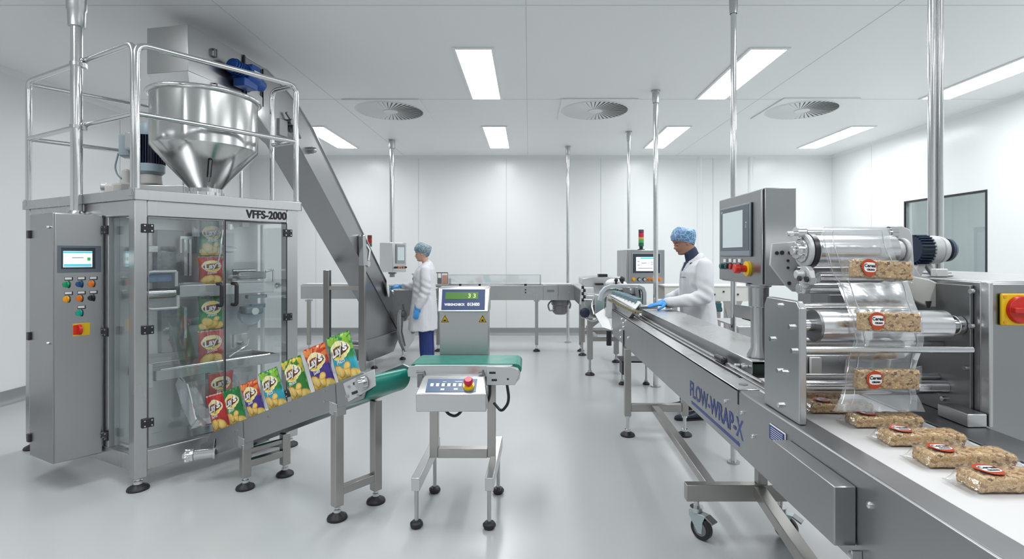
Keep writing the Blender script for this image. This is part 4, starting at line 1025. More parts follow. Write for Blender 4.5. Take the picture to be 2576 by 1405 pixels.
# white product belt and the far ledge
MB().box(.912, .5, .938, 1.272, 2.26, .9465).build('product_belt', belt_w, fw, bevel=.002)
sbox(.902, .5, .925, .912, 2.24, .93, n='belt_gap', m=dark, bv=0); sbox(1.272, .5, .925, 1.285, 2.24, .93, n='belt_gap', m=dark, bv=0)
sbox(1.285, .5, .935, 1.425, 2.30, .9475, n='far_ledge', m=steel_d)
sbox(.915, 2.262, .90, 1.25, 2.28, .95, n='belt_end', m=dark, bv=0)
# bolts, vent, lettering
m = MB()
def sb(px, py, r=.009):
    D = XA * F / (px - CX); p = W(px, py, D); p.x = XA - .001
    m.cyl(p + V((.001, 0, 0)), p - V((.005, 0, 0)), r, r * .85, n=14).ell(p - V((.005, 0, 0)), .004, r * .85, r * .85, n=12, m=6)
for q in ((1826, 1008), (1868, 1037), (1896, 1097), (2190, 1270)): sb(*q)
for q in ((1564, 802), (1574, 806), (1568, 812), (1568, 822), (1560, 831), (1561, 848), (1580, 849), (1540, 828)): sb(*q, r=.012)
m.build('side_bolt', chrome, fw)
m = MB(); m.tube([(XA - .004, 4.45, .84), (XA - .004, 4.45, .70)], .004, n=6); m.box(XA - .003, 2.0165, .90, XA + .002, 2.0235, .957); m.build('panel_seam', dark, fw)
# vent with louvres
y0, y1, z0, z1 = 1.645, 1.745, .866, .912
m = MB(); m.box(XA - .006, y0 - .003, z0 - .003, XA - .0011, y1 + .003, z1 + .003); vt = m.build('vent', white_p, fw, bevel=.003)
MB().box(XA - .008, y0, z0, XA - .0061, y1, z1).build('vent_plate', navy_t, vt)
m = MB()
for i in range(6): m.beam((XA - .0085, y0 + .008, z0 + .006 + i * .0068), (XA - .0085, y1 - .012, z0 + .006 + i * .0068), .0010, .0011)
m.build('louvre', white_p, vt)
# FLOW-WRAP-X
m = MB(); put_text(m, 'FLOW-WRAP-X', .106, (XA - .0013, 2.302, .806), (0, -1, 0), (0, 0, 1), sx=.885, offset=.0020); m.build('lettering', navy_t, fw)
MB().box(XA - .0015, 2.005, .739, XA - .0005, 2.60, .752).build('underline', navy_t, fw)
# motor cover box on the side
MB().box(.7625, 1.29, .756, XA - .002, 1.62, .904).build('motor_cover', steel_h, fw, bevel=.003)
MB().cyl((.80, 1.27, .74), (.80, 1.285, .74), .008, n=12).box(.795, 1.268, .70, .818, 1.275, .755).cyl((.80, 1.262, .725), (.80, 1.268, .725), .010, n=12).build('cover_latch', steel_w, fw)
# legs and lower frame
for x in (.815, 1.285):
    q = MB(); q.box(x - .026 if x < 1 else x - .026, 4.235, .165, x + .026, 4.287, .715 if x < 1 else .71); q.build('leg', leg_m, fw, bevel=.003)
    q, r_ = MB(), MB(); foot(q, r_, x, 4.26, .165, .060, .014); o = q.build('foot', black, fw); r_.build('stem', chrome, o)
MB().box(.842, 4.24, .20, 1.258, 4.283, .262).build('cross_bar', leg_m, fw, bevel=.003)
MB().beam((.985, 2.75, .232), (1.035, 4.238, .232), .055, .05).build('long_rail', leg_m, fw, bevel=.003)
m = MB(); m.box(.826, 2.70, .196, 1.36, 2.75, .282); m.build('cross_bar', leg_m, fw, bevel=.003)
sbox(1.20, 2.70, .282, 1.25, 2.75, .70, n='leg', m=leg_m)
m = MB(); m.beam((.93, .6, .250), (1.205, 2.70, .250), .06, .055); m.build('brace', leg_m, fw, bevel=.003)
def castor(x, y, a):
    d = V((math.cos(a), math.sin(a), 0)); s_ = V((-d.y, d.x, 0)); c = V((x, y, 0)) + d * .03
    R = Matrix(((d.x, s_.x, 0), (d.y, s_.y, 0), (0, 0, 1)))
    wh = MB(); wh.cyl(c + UP * .058 - s_ * .016, c + UP * .058 + s_ * .016, .0572, n=36); o = wh.build('castor_wheel', black, fw, bevel=.004)
    MB().cyl(c + UP * .058 - s_ * .0175, c + UP * .058 + s_ * .0175, .036, n=28).build('wheel_hub', mat_cache['hub'], o)
    k = MB()
    for s in (-1, 1):
        k.prism([c + s_ * (.020 * s) + p for p in (V((0, 0, .035)) - d * .012, V((0, 0, .035)) + d * .012, V((0, 0, .10)) + d * .018, V((0, 0, .128)) + d * .03, V((0, 0, .135)) - d * .065, V((0, 0, .112)) - d * .065)], s_ * .003)
    k.obox(c + UP * .132 - d * .015, (.10, .044, .008), R)
    f = k.build('castor_fork', mat_cache['zinc'], fw, bevel=.002)
    k = MB(); k.cyl(V((x, y, .138)), V((x, y, .16)), .030, .034, n=24).cyl(V((x, y, .16)), V((x, y, .197)), .014, n=16); k.build('swivel', chrome, fw)
    MB().obox(c + UP * .122 + d * .055, (.05, .048, .008), R @ Matrix.Rotation(.45, 3, 'Y')).build('brake_lever', steel_d, f, bevel=.002)
mat_cache['hub'] = mat('grey_wheel_hub', (.16, .17, .18), .4); mat_cache['zinc'] = mat('zinc_plate', (.48, .56, .58), .3, .6)
castor(.885, 2.725, -.9); castor(1.325, 2.725, -.7)

# ---------------------------------------------------------------- product cover over the infeed
pc = thing('product_cover', 'long flat folded steel cover lying over the infeed in front of the standing man', 'cover', (1.115, 3.4, .96))
m = MB(); m.prism([(.98, 2.27, .960), (.98, 4.49, .960), (.98, 4.49, 1.014), (.98, 2.27, 1.014)], (.004, 0, 0)); m.build('front_flange', steel_h, pc, bevel=.001)
MB().box(.98, 2.268, 1.0145, 1.255, 4.49, 1.0185).build('top_sheet', steel, pc, bevel=.002)
MB().box(1.251, 2.27, .960, 1.255, 4.49, 1.014).build('rear_flange', steel_h, pc)
tag(MB().box(.99, 2.29, .9585, 1.245, 2.33, 1.0).build('inlet_shade', mat('dark_green', (.01, .03, .02), .6), None, org=(1.1, 2.3, .96)), 'dark block standing in for the shaded opening at the end of the long folded steel cover', 'opening')  # dark block put in for the shade inside the cover's open end
m = MB()

# ---------------------------------------------------------------- wrapping head: end plate, rollers, cabinet
wh = thing('wrapping_head', 'wrapping head with polished rollers, end plate and steel cabinet with red rotary switch', 'machine', (1.4, 1.8, 0))
HX = 1.43
m = MB(); Y0, Y1, Z0, Z1 = 1.60, 1.84, .956, 1.337
m.prism([(.838, Y0, Z0), (.838, Y1, Z0), (.838, Y1, Z1 - .03), (.838, Y1 - .02, Z1), (.838, Y0 + .02, Z1), (.838, Y0, Z1 - .02)], (.024, 0, 0)); m.build('end_plate', steel, wh, bevel=.004)
m = MB()
for px, py in ((1962, 768), (1992, 822), (1944, 852), (1998, 882), (1962, 932), (1974, 936), (1965, 1018)):
    D = .838 * F / (px - CX); p = W(px, py, D); p.x = .838; m.cyl(p, p - V((.010, 0, 0)), .0085, n=14)
m.build('plate_bolt', chrome, wh)
# cabinet
MB().box(HX, 1.632, .50, 2.25, 2.75, 1.40).build('cabinet', steel_h, wh, bevel=.006)
MB().box(HX, 1.618, .50, 2.25, 1.631, 1.394).build('cabinet_door', steel_h, wh, bevel=.005)
MB().box(HX - .003, 1.60, .949, HX + .010, 1.632, 1.398).build('corner_trim', steel_w, wh, bevel=.003)
MB().box(HX - .012, 1.66, .949, HX - .001, 2.60, 1.385).build('back_plate', steel_d, wh, bevel=.002)
s0 = V((1.522, 1.617, 1.313))
sw = MB().box(s0.x - .052, 1.606, s0.z - .050, s0.x + .052, 1.617, s0.z + .050).build('main_switch', yel_p, wh, bevel=.005)
m = MB(); m.cyl(s0 + V((.004, -.011, 0)), s0 + V((.004, -.024, 0)), .044, .041, n=40).box(s0.x - .036, 1.576, s0.z - .008, s0.x + .046, 1.595, s0.z + .008); m.build('rotary_knob', red_p, sw, bevel=.002)
m = MB()
for dx, dz in ((-.042, .04), (-.042, -.04)): m.cyl(s0 + V((dx, -.011, dz)), s0 + V((dx, -.013, dz)), .005, n=12)
m.build('switch_screw', amb_p, sw)
m = MB()
for px, py in ((2448, 732), (2448, 820), (2432, 925), (2376, 1002), (2380, 1030)):
    D = (HX - .012) * F / (px - CX); p = W(px, py, D); p.x = HX - .012; m.cyl(p, p - V((.010, 0, 0)), .008, n=14)
m.build('plate_bolt', chrome, wh)
RX0, RX1 = .862, HX - .012
def roller(name, x0, x1, y, z, r, mt=chrome, n=40, par=None):
    return MB().cyl((x0, y, z), (x1, y, z), r, n=n).build(name, mt, par or wh, bevel=.001)
zz = lambda py, D: HC - (py - CY) * D / F
big = roller('film_roller', .945, 1.365, 1.70, zz(818, 1.70), .0500, mat('bright_roller', (.80, .80, .815), .22, 1.))
MB().cyl((.935, 1.70, zz(818, 1.70)), (.944, 1.70, zz(818, 1.70)), .053, n=40).build('roller_disc', steel_d, big)
roller('roller_shaft', RX0, RX1, 1.70, zz(817, 1.70), .020)
MB().cyl((1.395, 1.70, zz(817, 1.70)), (1.418, 1.70, zz(817, 1.70)), .032, n=32).build('shaft_collar', chrome, wh, bevel=.003)
roller('idle_roller', RX0, 1.33, 1.80, zz(771, 1.80), .0135)
roller('cross_rod', RX0, 1.39, 1.62, zz(879, 1.62), .0105)
roller('cross_rod', RX0, 1.418, 1.78, zz(862, 1.78), .018, steel)
roller('idle_roller', RX0, 1.418, 1.76, zz(973, 1.76), .0235)
roller('roller_collar', 1.30, 1.312, 1.76, zz(973, 1.76), .0265, steel_d)
roller('idle_roller', RX0, 1.418, 1.79, zz(946, 1.80), .012, steel)
MB().box(.93, 1.95, zz(950, 1.95), 1.418, 1.97, zz(893, 1.95)).build('web_plate', steel, wh, bevel=.002)
MB().box(1.055, 1.93, 1.03, 1.095, 1.945, 1.10).build('side_bracket', white_p, wh, bevel=.002)
MB().box(1.18, 2.02, zz(830, 2.02), 1.418, 2.04, zz(742, 2.02)).build('rear_plate', steel_d, wh)
# upper unwind
Du = 1.86
zr = zz(630, Du)
m = MB(); m.prism([W(1942, 612, 1.97), W(2012, 606, 1.97), W(2052, 640, 1.97), W(2062, 738, 1.97), W(1995, 733, 1.97), W(1976, 716, 1.97), W(1938, 666, 1.97)], (0, .012, 0)); pl = m.build('unwind_plate', alum, wh, bevel=.002)
m = MB()
for px, py, r in ((1955, 636, .007), (1968, 635, .008), (1988, 635, .007), (1983, 655, .005), (1983, 673, .005), (1986, 712, .007), (2004, 678, .007)):
    p = W(px, py, 1.965); m.cyl(p, p + V((0, .003, 0)), r, n=16)
m.build('plate_hole', dark, pl)
u = roller('unwind_roller', 1.02, 1.30, Du, zr, .0575, mat('bright_reel', (.76, .76, .775), .18, 1.), 48)
MB().cyl((1.301, Du, zr), (1.335, Du, zr), .036, n=32).cyl((1.335, Du, zr), (1.35, Du, zr), .045, n=32).build('end_bearing', alum, u, bevel=.004)
MB().cyl((.985, Du, zr), (1.0, Du, zr), .0605, n=48).build('reel_disc', alum, u, bevel=.004)
MB().cyl((1.0, Du, zr), (1.018, Du, zr), .062, n=48).build('reel_rim', blackp, u)
m = MB(); m.cyl((.958, Du, zr), (.985, Du, zr), .030, n=28).cyl((.945, Du, zr), (.958, Du, zr), .018, n=6).cyl((.976, Du + .0, zr), (.985, Du, zr), .042, n=32)
m.build('reel_hub', chrome, u, bevel=.003)
r2 = zz(587, Du); roller('idle_roller', 1.0, 1.30, Du + .01, r2, .0205)
m = MB(); m.cyl((.965, Du + .01, r2), (.995, Du + .01, r2), .025, n=28).cyl((.935, Du + .01, r2), (.965, Du + .01, r2), .009, n=14).lathe([(.001, 0), (.009, .018), (.004, .028)], (.93, Du + .01, r2), (1, 0, 0), n=14).cyl((1.30, Du + .01, r2), (1.322, Du + .01, r2), .026, n=24)
m.tube([(.975, Du + .01, r2), (.985, Du + .005, r2 - .03), (.99, Du, zr + .055)], .011, n=10); m.build('reel_latch', chrome, wh)
roller('idle_roller', 1.03, 1.30, 1.84, zz(697, 1.84), .0185)
roller('idle_roller', .99, 1.30, 1.90, zz(725, 1.90), .0190)
roller('idle_roller', 1.0, 1.30, 1.93, zz(678, 1.93), .012, steel_d)
m = MB(); c = V((1.0, 1.84, zz(697, 1.84)))
m.cyl(c + V((-.02, 0, 0)), c + V((.0, 0, 0)), .042, n=10).obox(c + V((-.01, -.02, -.012)), (.035, .03, .022)).cyl(c + V((-.05, 0, .01)), c + V((-.02, 0, .01)), .016, n=12).cyl(W(2020, 724, 1.87), W(2032, 724, 1.87), .022, n=20)
m.build('bearing_block', alum, wh, bevel=.003)
MB().cyl(W(2008, 700, 1.80), W(2014, 700, 1.80), .009, n=14).cyl(W(2026, 702, 1.80), W(2032, 702, 1.80), .010, n=14).build('bearing_hole', dark, wh)
# right side arm, drive motor
m = MB(); m.prism([W(2226, 576, 1.90), W(2236, 569, 1.90), W(2270, 568, 1.90), (W(2288, 576, 1.90)), W(2296, 592, 1.90), W(2300, 668, 1.90), W(2326, 706, 1.90), W(2300, 735, 1.90), W(2236, 720, 1.90)], (0, .022, 0)); m.build('unwind_arm', alum, wh, bevel=.003)
m = MB(); m.prism([W(2262, 688, 1.80), W(2340, 702, 1.80), W(2388, 724, 1.80), W(2396, 742, 1.80), W(2396, 768, 1.80), W(2372, 775, 1.80), W(2338, 773, 1.80), W(2300, 757, 1.80)], (0, .02, 0)); m.build('lower_arm', cream, wh, bevel=.005)
MB().prism([W(2330, 757, 1.795), W(2344, 757, 1.795), W(2339, 774, 1.795), W(2334, 774, 1.795)], (0, .003, 0)).build('arm_slot', dark, wh)
m = MB(); p = W(2400, 748, 1.80); m.cyl(p, p + V((.02, 0, 0)), .028, n=24).cyl(p - V((.0, 0, -.03)), p + V((.012, 0, .03)), .015, n=16); m.build('arm_pivot', alum, wh, bevel=.003)
dm = V((1.418, 2.0, zz(628, 2.0)))
c0 = V((1.508, 2.03, zz(628, 2.03)))
q = MB(); q.cyl(c0 + V((.03, 0, 0)), c0 + V((.095, 0, 0)), .047, n=30).cyl(c0 + V((.09, 0, 0)), c0 + V((.118, 0, 0)), .056, .048, n=36).cyl(c0 + V((.05, 0, 0)), c0 + V((.09, 0, 0)), .0555, n=36)
dmo = q.build('drive_motor', alum, wh, bevel=.006)
q = MB()
for i in range(26):
    a = 2 * PI * i / 26; q.obox(c0 + V((.026, .051 * math.cos(a), .051 * math.sin(a))), (.05, .003, .016), Matrix.Rotation(a - PI / 2, 3, 'X'))
q.cyl(c0, c0 + V((.05, 0, 0)), .0505, n=28); q.build('cooling_fin', mat('dark_blue_fins', (.02, .035, .07), .35), dmo)
MB().lathe([(.046, 0), (.046, .010), (.036, .024), (.0, .026)], c0 + V((.128, 0, 0)), (1, 0, 0), n=32).build('fan_cap', mat('slate_cap', (.06, .09, .13), .35), dmo)
MB().beam(c0 + V((.03, 0, -.05)), c0 + V((-.01, 0, -.15)), .03, .03).beam(c0 + V((.05, 0, -.05)), c0 + V((.10, 0, -.12)), .02, .02).build('motor_foot', cream, wh, bevel=.004)
m = MB(); m.box(1.515, 1.92, 1.401, 1.56, 1.95, 1.432).box(1.575, 1.95, 1.401, 1.605, 1.99, 1.412); m.build('sensor_box', white_p, wh, bevel=.004)
MB().box(1.36, 1.60, .949, 1.42, 1.72, .99).build('scrap_guide', steel_w, wh, bevel=.003)

# ---------------------------------------------------------------- film web
rows = [(2072, 2230, 570, 1.842), (2064, 2236, 590, 1.825), (2072, 2243, 620, 1.795), (2078, 2254, 650, 1.785), (2088, 2266, 680, 1.785), (2104, 2282, 708, 1.79), (2118, 2296, 745, 1.72), (2130, 2306, 775, 1.652),
        (2138, 2314, 800, 1.638), (2144, 2322, 830, 1.640), (2146, 2324, 858, 1.648), (2140, 2318, 878, 1.640), (2128, 2308, 905, 1.650), (2122, 2300, 935, 1.640), (2122, 2300, 965, 1.63), (2112, 2306, 1000, 1.615), (2104, 2306, 1030, 1.605)]
def web_point(u, v):
    f = v * (len(rows) - 1); i = min(int(f), len(rows) - 2); t = f - i
    a, b = rows[i], rows[i + 1]; px = [a[k] * (1 - t) + b[k] * t for k in range(4)]
    p0, p1 = W(px[0], px[2], px[3]), W(px[1], px[2], px[3]); p = p0.lerp(p1, u)
    p.y += .006 * noise.noise(V((u * 5, v * 9, 1))) * math.sin(PI * min(1, v * 1.0)) - .002
    return p
fl = thing('film_web', 'clear plastic film running down over the rollers with bars behind it', 'film', W(2200, 800, 1.64))
nu, nv = 24, 96
vs = [web_point(i / nu, j / nv) for j in range(nv + 1) for i in range(nu + 1)]
fs = [(j * (nu + 1) + i, j * (nu + 1) + i + 1, (j + 1) * (nu + 1) + i + 1, (j + 1) * (nu + 1) + i) for j in range(nv) for i in range(nu)]
m = MB(); m.add(vs, fs); m.build('sheet', film_m, fl, sharp=180)
# folded lengthwise welds catch the light
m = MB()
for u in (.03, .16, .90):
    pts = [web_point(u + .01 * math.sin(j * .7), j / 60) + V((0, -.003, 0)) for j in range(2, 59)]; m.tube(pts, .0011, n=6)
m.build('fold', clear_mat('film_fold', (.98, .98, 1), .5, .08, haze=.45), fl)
sk = MB(); sk.add([web_point(i / 12, j / 8 * .08 + .92) + V(((i / 12 - .5) * .03 * j / 8, -.004 - .01 * abs(math.sin(i * .9)) * j / 8, -.002)) for j in range(9) for i in range(13)], [(j * 13 + i, j * 13 + i + 1, (j + 1) * 13 + i + 1, (j + 1) * 13 + i) for j in range(8) for i in range(12)])
sk.build('torn_end', film_m, fl, sharp=180)

# ---------------------------------------------------------------- cereal bars
gran = bpy.data.materials.new('granola'); gran.use_nodes = True
def granola(m, sc):
    nt = m.node_tree; N, L = nt.nodes, nt.links; b = N['Principled BSDF']; b.inputs['Roughness'].default_value = .55
    tc = N.new('ShaderNodeTexCoord'); vo = N.new('ShaderNodeTexVoronoi'); vo.inputs['Scale'].default_value = sc; ve = N.new('ShaderNodeTexVoronoi'); ve.feature = 'DISTANCE_TO_EDGE'; ve.inputs['Scale'].default_value = sc
    mp = N.new('ShaderNodeMapping'); mp.inputs['Scale'].default_value = (.75, 1, 1.1)
    nn_ = N.new('ShaderNodeTexNoise'); nn_.inputs['Scale'].default_value = 160; nn_.inputs['Detail'].default_value = 2; L.new(tc.outputs['Object'], nn_.inputs[0]); mz = N.new('ShaderNodeMixRGB'); mz.blend_type = 'LINEAR_LIGHT'; mz.inputs[0].default_value = .006; L.new(tc.outputs['Object'], mz.inputs[1]); L.new(nn_.outputs['Color'], mz.inputs[2]); L.new(mz.outputs[0], mp.inputs[0]); L.new(mp.outputs[0], vo.inputs['Vector']); L.new(mp.outputs[0], ve.inputs['Vector'])
    r = N.new('ShaderNodeValToRGB'); e = r.color_ramp.elements; e[0].position = 0; e[0].color = (.17, .055, .015, 1); e[1].position = 1; e[1].color = (.84, .60, .31, 1)
    for p, c in ((.10, (.40, .19, .06, 1)), (.22, (.70, .43, .17, 1)), (.6, (.80, .55, .26, 1))): k = r.color_ramp.elements.new(p); k.color = c
    sp = N.new('ShaderNodeSeparateColor'); L.new(vo.outputs['Color'], sp.inputs[0]); L.new(sp.outputs[0], r.inputs[0])
    r2_ = N.new('ShaderNodeValToRGB'); r2_.color_ramp.elements[0].color = (.42, .28, .15, 1); r2_.color_ramp.elements[1].position = .08; r2_.color_ramp.elements[1].color = (1, 1, 1, 1)
    L.new(ve.outputs['Distance'], r2_.inputs[0])
    mm = N.new('ShaderNodeMixRGB'); mm.blend_type = 'MULTIPLY'; mm.inputs[0].default_value = .8; L.new(r.outputs[0], mm.inputs[1]); L.new(r2_.outputs[0], mm.inputs[2]); L.new(mm.outputs[0], b.inputs['Base Color'])
    bp = N.new('ShaderNodeBump'); bp.inputs['Strength'].default_value = .9; bp.inputs['Distance'].default_value = .004
    L.new(ve.outputs['Distance'], bp.inputs['Height']); L.new(bp.outputs[0], b.inputs['Normal'])
granola(gran, 135)
lab_r = mat('label_red', (.50, .06, .015), .35); lab_w = mat('label_white', (.86, .86, .86), .4)
def make_bar(w=.205, d=.062, h=.033):
    t = thing('cereal_bar', '', 'cereal bar', (0, 0, 0))
    m = MB(); nx, ny, nz = 44, 14, 8
    def shape(p):
        x, y, z = p; s = V((x / (w / 2), y / (d / 2), (z - h / 2) / (h / 2)))
        e = 1 - .10 * (abs(s.x) ** 6 * abs(s.z) ** 2) 
        q = V((x * (1 - .03 * s.z ** 4 * 1), y * (1 - .10 * s.z ** 4 * abs(s.x) ** .0), z))
        k = V((p[0] * 95, p[1] * 95, p[2] * 95)); c = noise.voronoi(k)[0][0]
        amp = .0042 * (.5 - c) + .003 * noise.noise(V(p) * 40)
        n = V((s.x ** 9, s.y ** 7, s.z ** 5)); 
        if n.length > .01: n.normalize()
        return q + n * amp
    def face(o, a, b, na, nb): m.add([shape(o + a * (i / na) + b * (j / nb)) for j in range(nb + 1) for i in range(na + 1)], [(j * (na + 1) + i, j * (na + 1) + i + 1, (j + 1) * (na + 1) + i + 1, (j + 1) * (na + 1) + i) for j in range(nb) for i in range(na)])
    o = V((-w / 2, -d / 2, .001)); X, Y, Z = V((w, 0, 0)), V((0, d, 0)), V((0, 0, h))
    face(o, X, Y, nx, ny); face(o + Z, X, Y, nx, ny); face(o, X, Z, nx, nz); face(o + Y, X, Z, nx, nz); face(o, Y, Z, ny, nz); face(o + X, Y, Z, ny, nz)
    me_o = m.build('granola_block', gran, t)
    bm = bmesh.new(); bm.from_mesh(me_o.data); bmesh.ops.remove_doubles(bm, verts=bm.verts, dist=.0003); bmesh.ops.recalc_face_normals(bm, faces=bm.faces); bm.to_mesh(me_o.data); bm.free()
    for p in me_o.data.polygons: p.use_smooth = True
    # wrapper: pillow sheath with flat crimped ends
    q = MB(); rs = []
    K = 14
    for i in range(K * 2 + 1):
        x = -w / 2 - .026 + (w + .052) * i / (2 * K); e = max(0, min(1, (w / 2 + .012 - abs(x)) / .014))
        hh = .0005 + (h / 2 + .0022) * e; dd = d / 2 + .004 + .005 * (1 - e); zc = h / 2 * e + .003 * (1 - e) + .001
        ring = []
        for k in range(20):
            a = 2 * PI * k / 20; ca, sa_ = math.cos(a), math.sin(a); ex = .45
            yy = dd * (1 if ca > 0 else -1) * abs(ca) ** ex; z_ = hh * (1 if sa_ > 0 else -1) * abs(sa_) ** ex
            ring.append(V((x, yy + .0015 * noise.noise(V((x * 60, k * .7, 2))), max(.0006, zc + z_ + .0012 * noise.noise(V((x * 80, k * .9, 5)))))))
        rs.append(ring)
    q.rings(rs); q.build('wrapper', wrap_m, t, sharp=180)
    # label on the top
    q = MB(); z = h + .0062
    q.raw([V((-.052 + .027 * math.cos(a) * (1 + .10 * math.sin(3 * a)), .003 + .030 * math.sin(a), z)) for a in [2 * PI * k / 32 for k in range(32)]], [tuple(range(32))]); lb = q.build('label', lab_r, t)
    q = MB(); q.raw([V((-.050 + .021 * math.copysign(abs(math.cos(a)) ** .6, math.cos(a)), .004 + .017 * math.copysign(abs(math.sin(a)) ** .6, math.sin(a)), z + .0005)) for a in [2 * PI * k / 32 for k in range(32)]], [tuple(range(32))]); q.build('label_field', lab_w, lb)
    q = MB(); put_text(q, 'Cereal', .0155, (-.050, .009, z + .001), (1, 0, 0), (0, 1, 0), sx=.95, offset=.0006); put_text(q, 'CRUNO', .0075, (-.048, -.005, z + .001), (1, 0, 0), (0, 1, 0), offset=.0007); q.build('label_lettering', ink, lb)
    return t
bar0 = make_bar(); bar_used = False
def place_bar(loc, R, lab, group, sc=1.):
    global bar_used
    o = copy_tree(bar0) if bar_used else bar0; bar_used = True
    o.location = loc; o.rotation_mode = 'QUATERNION'; o.rotation_quaternion = R.to_quaternion(); o.scale = (sc, sc, sc)
    tag(o, lab, 'cereal bar', group)
G3, G4 = 'wrapped cereal bars on the white belt', 'wrapped cereal bars held in the film web'
for y, x, a, s, lab in ((1.185, 1.110, .02, 1.03, 'wrapped cereal bar last on the white belt, cut by the picture edge'),
                        (1.318, 1.108, -.03, 1.03, 'wrapped cereal bar fourth along the white belt, with a big whole label facing up'),
                        (1.465, 1.110, -.03, 1.0, 'wrapped cereal bar in the middle of the open white belt'),
                        (1.620, 1.112, -.02, .99, 'wrapped cereal bar just out from under the hanging film end'),
                        (1.765, 1.055, -.04, .98, 'wrapped cereal bar veiled by the end of the hanging film'),
                        (1.905, 1.035, .02, .95, 'dark wrapped cereal bar deep under the lowest roller')):
    place_bar((x, y, .9505), Matrix.Rotation(a, 3, 'Z'), lab, G3, s)
def facing(tilt, roll): return Matrix.Rotation(roll, 3, 'Y') @ Matrix.Rotation(PI / 2 - tilt, 3, 'X')
place_bar(V((1.176, 1.745, zz(680, 1.745))), facing(.15, .055), 'wrapped cereal bar in the film just below the unwind reel, topmost of the hanging three', G4, .96)
place_bar(V((1.118, 1.622, zz(809, 1.62))), facing(.10, .025), 'wrapped cereal bar in the film in front of the big bright roller', G4, .90)
place_bar(V((1.108, 1.618, zz(949, 1.615))), facing(-.05, .0), 'wrapped cereal bar in the film below the horizontal rod, lowest of the hanging three', G4, .93)

# ---------------------------------------------------------------- big grey control box
hb_ = thing('control_box', 'big grey steel control box with tall touch panel and buttons, on a round pedestal', 'control box', (1.06, 2.4, .9))
X0, Y0, Y1 = .993, 2.20, 2.69
MB().box(X0 + .012, Y0 + .0, 1.353, X0 + .147, Y1, 1.770).build('housing', steel_h, hb_, bevel=.004)
dr = MB().box(X0 - .002, Y0 + .004, 1.358, X0 + .010, Y1 - .002, 1.766).build('door', steel_h, hb_, bevel=.004)
MB().box(X0 + .010, Y0 + .002, 1.358, X0 + .0125, Y1 - .002, 1.766).build('door_seal', dark, hb_)
xs = X0 - .002
MB().box(xs - .012, 2.29, 1.476, xs, 2.645, 1.72).build('touch_screen', mat('slate_frame', (.22, .25, .29), .35), dr, bevel=.006)
dd_ = [o for o in dr.children if o.name.startswith('touch_screen')][0]
MB().box(xs - .0135, 2.298, 1.505, xs - .0121, 2.635, 1.71).build('bezel', mat('bezel_slate', (.085, .105, .13), .3), dd_)
MB().box(xs - .0150, 2.36, 1.52, xs - .0136, 2.60, 1.69).build('display', scr_p, dd_)
q = MB(); put_text(q, 'pt', .02, (xs - .0142, 2.615, 1.698), (0, -1, 0), (0, 0, 1), shear=.4); put_text(q, '8 oz', .016, (xs - .0142, 2.325, 1.62), (0, 0, -1), (0, -1, 0)); q.build('bezel_mark', white_p, dd_)
def hbtn(y, z, mt, r=.014, out=.03, lab=True):
    o = MB().cyl((xs, y, z), (xs - .006, y, z), r * 1.1, n=20).build('push_button', blackp, dr)
    MB().cyl((xs - .006, y, z), (xs - out, y, z), r, n=20).build('cap', mt, o, bevel=.003)
    if lab: MB().box(xs - .006, y - .015, z + .02, xs - .0005, y + .015, z + .036).build('label_plate', white_p, o)
hbtn(2.60, 1.428, mat('dark_teal', (.01, .10, .10), .3)); hbtn(2.53, 1.43, blackp); hbtn(2.475, 1.428, red_d); hbtn(2.42, 1.43, blackp)
o = MB().cyl((xs, 2.33, 1.422), (xs - .012, 2.33, 1.422), .034, n=32).build('emergency_stop', yel_p, dr)
MB().cyl((xs - .012, 2.33, 1.422), (xs - .045, 2.33, 1.422), .016, n=20).cyl((xs - .040, 2.33, 1.422), (xs - .066, 2.33, 1.422), .023, .021, n=28).build('stop_button', red_p, o, bevel=.004)
MB().lathe([(.055, 1.352), (.055, 1.342), (.044, 1.335), (.042, 1.25), (.034, 1.245), (.034, 1.06), (.05, 1.03), (.05, 1.02)], (1.05, 2.36, 0), n=36).build('pedestal', steel, hb_)
# ---------------------------------------------------------------- line along the back wall
DB = 7.95
bc = thing('back_conveyor', 'long steel conveyor running along the back wall with a clear guard on top', 'conveyor', (-.9, DB, 0))
def X_(px, D): return (px - CX) * D / F
zt, zb_ = 1.045, .80
MB().box(X_(1100, DB), DB - .01, zb_, X_(1368, DB), DB + .002, 1.005).build('side_panel', steel, bc, bevel=.003)
MB().box(X_(1366, DB), DB - .03, zb_, X_(1462, DB), DB - .01, 1.035).build('side_panel', steel, bc, bevel=.004)
MB().box(X_(757, DB), DB - .01, zb_ + .02, X_(1100, DB), DB + .002, 1.02).build('side_panel', steel, bc, bevel=.003)
MB().box(X_(757, DB), DB + .35, zb_, X_(1462, DB), DB + .362, 1.02).build('side_panel', steel, bc)
MB().box(X_(757, DB), DB - .02, 1.005, X_(1462, DB), DB + .37, 1.035).build('top_deck', steel_w, bc, bevel=.004)
MB().box(X_(757, DB), DB + .04, 1.036, X_(1440, DB), DB + .31, 1.046).build('conveyor_belt', belt_w, bc)
gp = MB().box(X_(1128, DB), DB + .02, 1.048, X_(1360, DB), DB + .026, 1.185).build('guard_panel', glassg, bc)
MB().box(X_(1128, DB), DB + .016, 1.183, X_(1360, DB), DB + .030, 1.19).box(X_(1358, DB), DB + .014, 1.046, X_(1361, DB), DB + .032, 1.185).box(X_(1128, DB), DB + .014, 1.046, X_(1134, DB), DB + .032, 1.13).build('guard_edge', steel_w, gp)
m = MB()
for px in (1158, 1322, 1207): m.cyl((X_(px, DB), DB - .012, 1.02), (X_(px, DB), DB - .012, 1.05), .02, n=12)
for py in (728, 735): m.cyl((X_(1322, DB), DB - .012, zz(py, DB)), (X_(1322, DB), DB - .02, zz(py, DB)), .012, n=12)
m.build('side_knob', blackp, bc)
